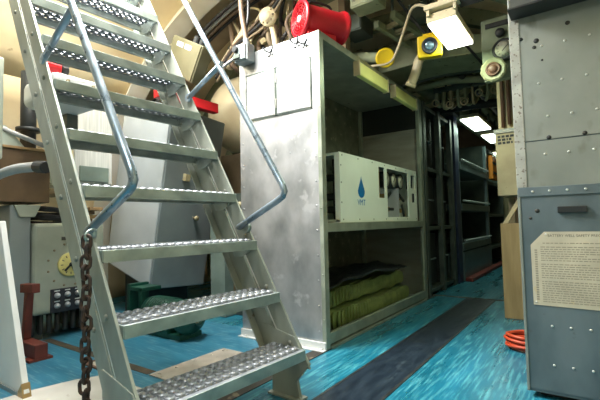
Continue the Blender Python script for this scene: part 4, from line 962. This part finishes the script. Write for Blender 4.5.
obj('frame', MB().box(-2.3, X1 - .02, 8.0, 8.05, 0, 2.2).box(-2.3, X1 - .02, 9.6, 9.65, 0, 2.2).box(-2.3, -2.25, 8.05, 9.6, 0, 2.2), 'rack', fr2)
for z in (.3, .9, 1.5): obj('shelf', MB().box(-2.25, X1 - .02, 8.05, 9.6, z, z + .05), 'rack', fr2)
obj('top_rail', MB().box(-1.56, X1 - .022, 8.05, 9.6, 2.11, 2.15), 'rack', fr2)
lj = thing('orange_vest', 'orange life vest hanging at the far end of the aisle', 'vest', (-1.44, 8.33, 1.58))
obj('panel', MB().box(-1.478, -1.40, 8.10, 8.32, 1.58, 2.02, .02).box(-1.478, -1.40, 8.34, 8.56, 1.58, 2.02, .02), 'orange', lj)
obj('strap', MB().box(-1.40, -1.392, 8.09, 8.57, 1.68, 1.72).box(-1.40, -1.392, 8.09, 8.57, 1.86, 1.90), 'dark', lj)
obj('hanger', MB().tube([(-1.44, 8.33, 2.0), (-1.44, 8.33, 2.10), (-1.485, 8.33, 2.13)], .01, 8), 'dark', lj)
fl_ = thing('far_locker', 'brown locker against the far bulkhead', 'locker', (-1.3, 10.2, 0))
obj('case', MB().box(-1.9, -.6, 10.15, 10.48, 0, 1.55, .006), 'brownbox', fl_)
obj('door', MB().box(-1.85, -1.3, 10.135, 10.15, .1, 1.5, .004), 'tan', fl_)
obj('door', MB().box(-1.25, -.65, 10.135, 10.15, .1, 1.5, .004), 'tan', fl_)

GROUPS = {'ceiling_lamp': 'ceiling lamps along the aisle', 'overhead_pipe': 'pipes running overhead', 'overhead_box': 'boxes hung under the overhead',
          'hull_cable': 'cables following the hull', 'riser_pipe': 'riser pipes above the cabinet', 'deck_plate': 'deck plates on the blue floor'}
for o in bpy.data.objects:
    k = o.name.split('.')[0]
    if o.parent is None and 'category' in o and 'group' not in o and k in GROUPS: o['group'] = GROUPS[k]

# ------------------------------------------------------------------ light
li = bpy.data.lights.new('hatch_daylight', 'AREA'); li.shape = 'RECTANGLE'; li.size = 1.05; li.size_y = 1.2; li.energy = 310; li.color = (1, .985, .95)
lo = bpy.data.objects.new('hatch_daylight', li); C.objects.link(lo); lo.location = ((hx0 + hx1) / 2, 1.2, 3.18)
w = bpy.data.worlds.new('world'); bpy.context.scene.world = w; w.use_nodes = True
w.node_tree.nodes['Background'].inputs['Color'].default_value = (.75, .85, 1, 1); w.node_tree.nodes['Background'].inputs['Strength'].default_value = .6
s = bpy.context.scene
s.view_settings.view_transform = 'Standard'; s.view_settings.look = 'None'; s.view_settings.gamma = 1; s.view_settings.use_curve_mapping = False
s.view_settings.exposure = .2
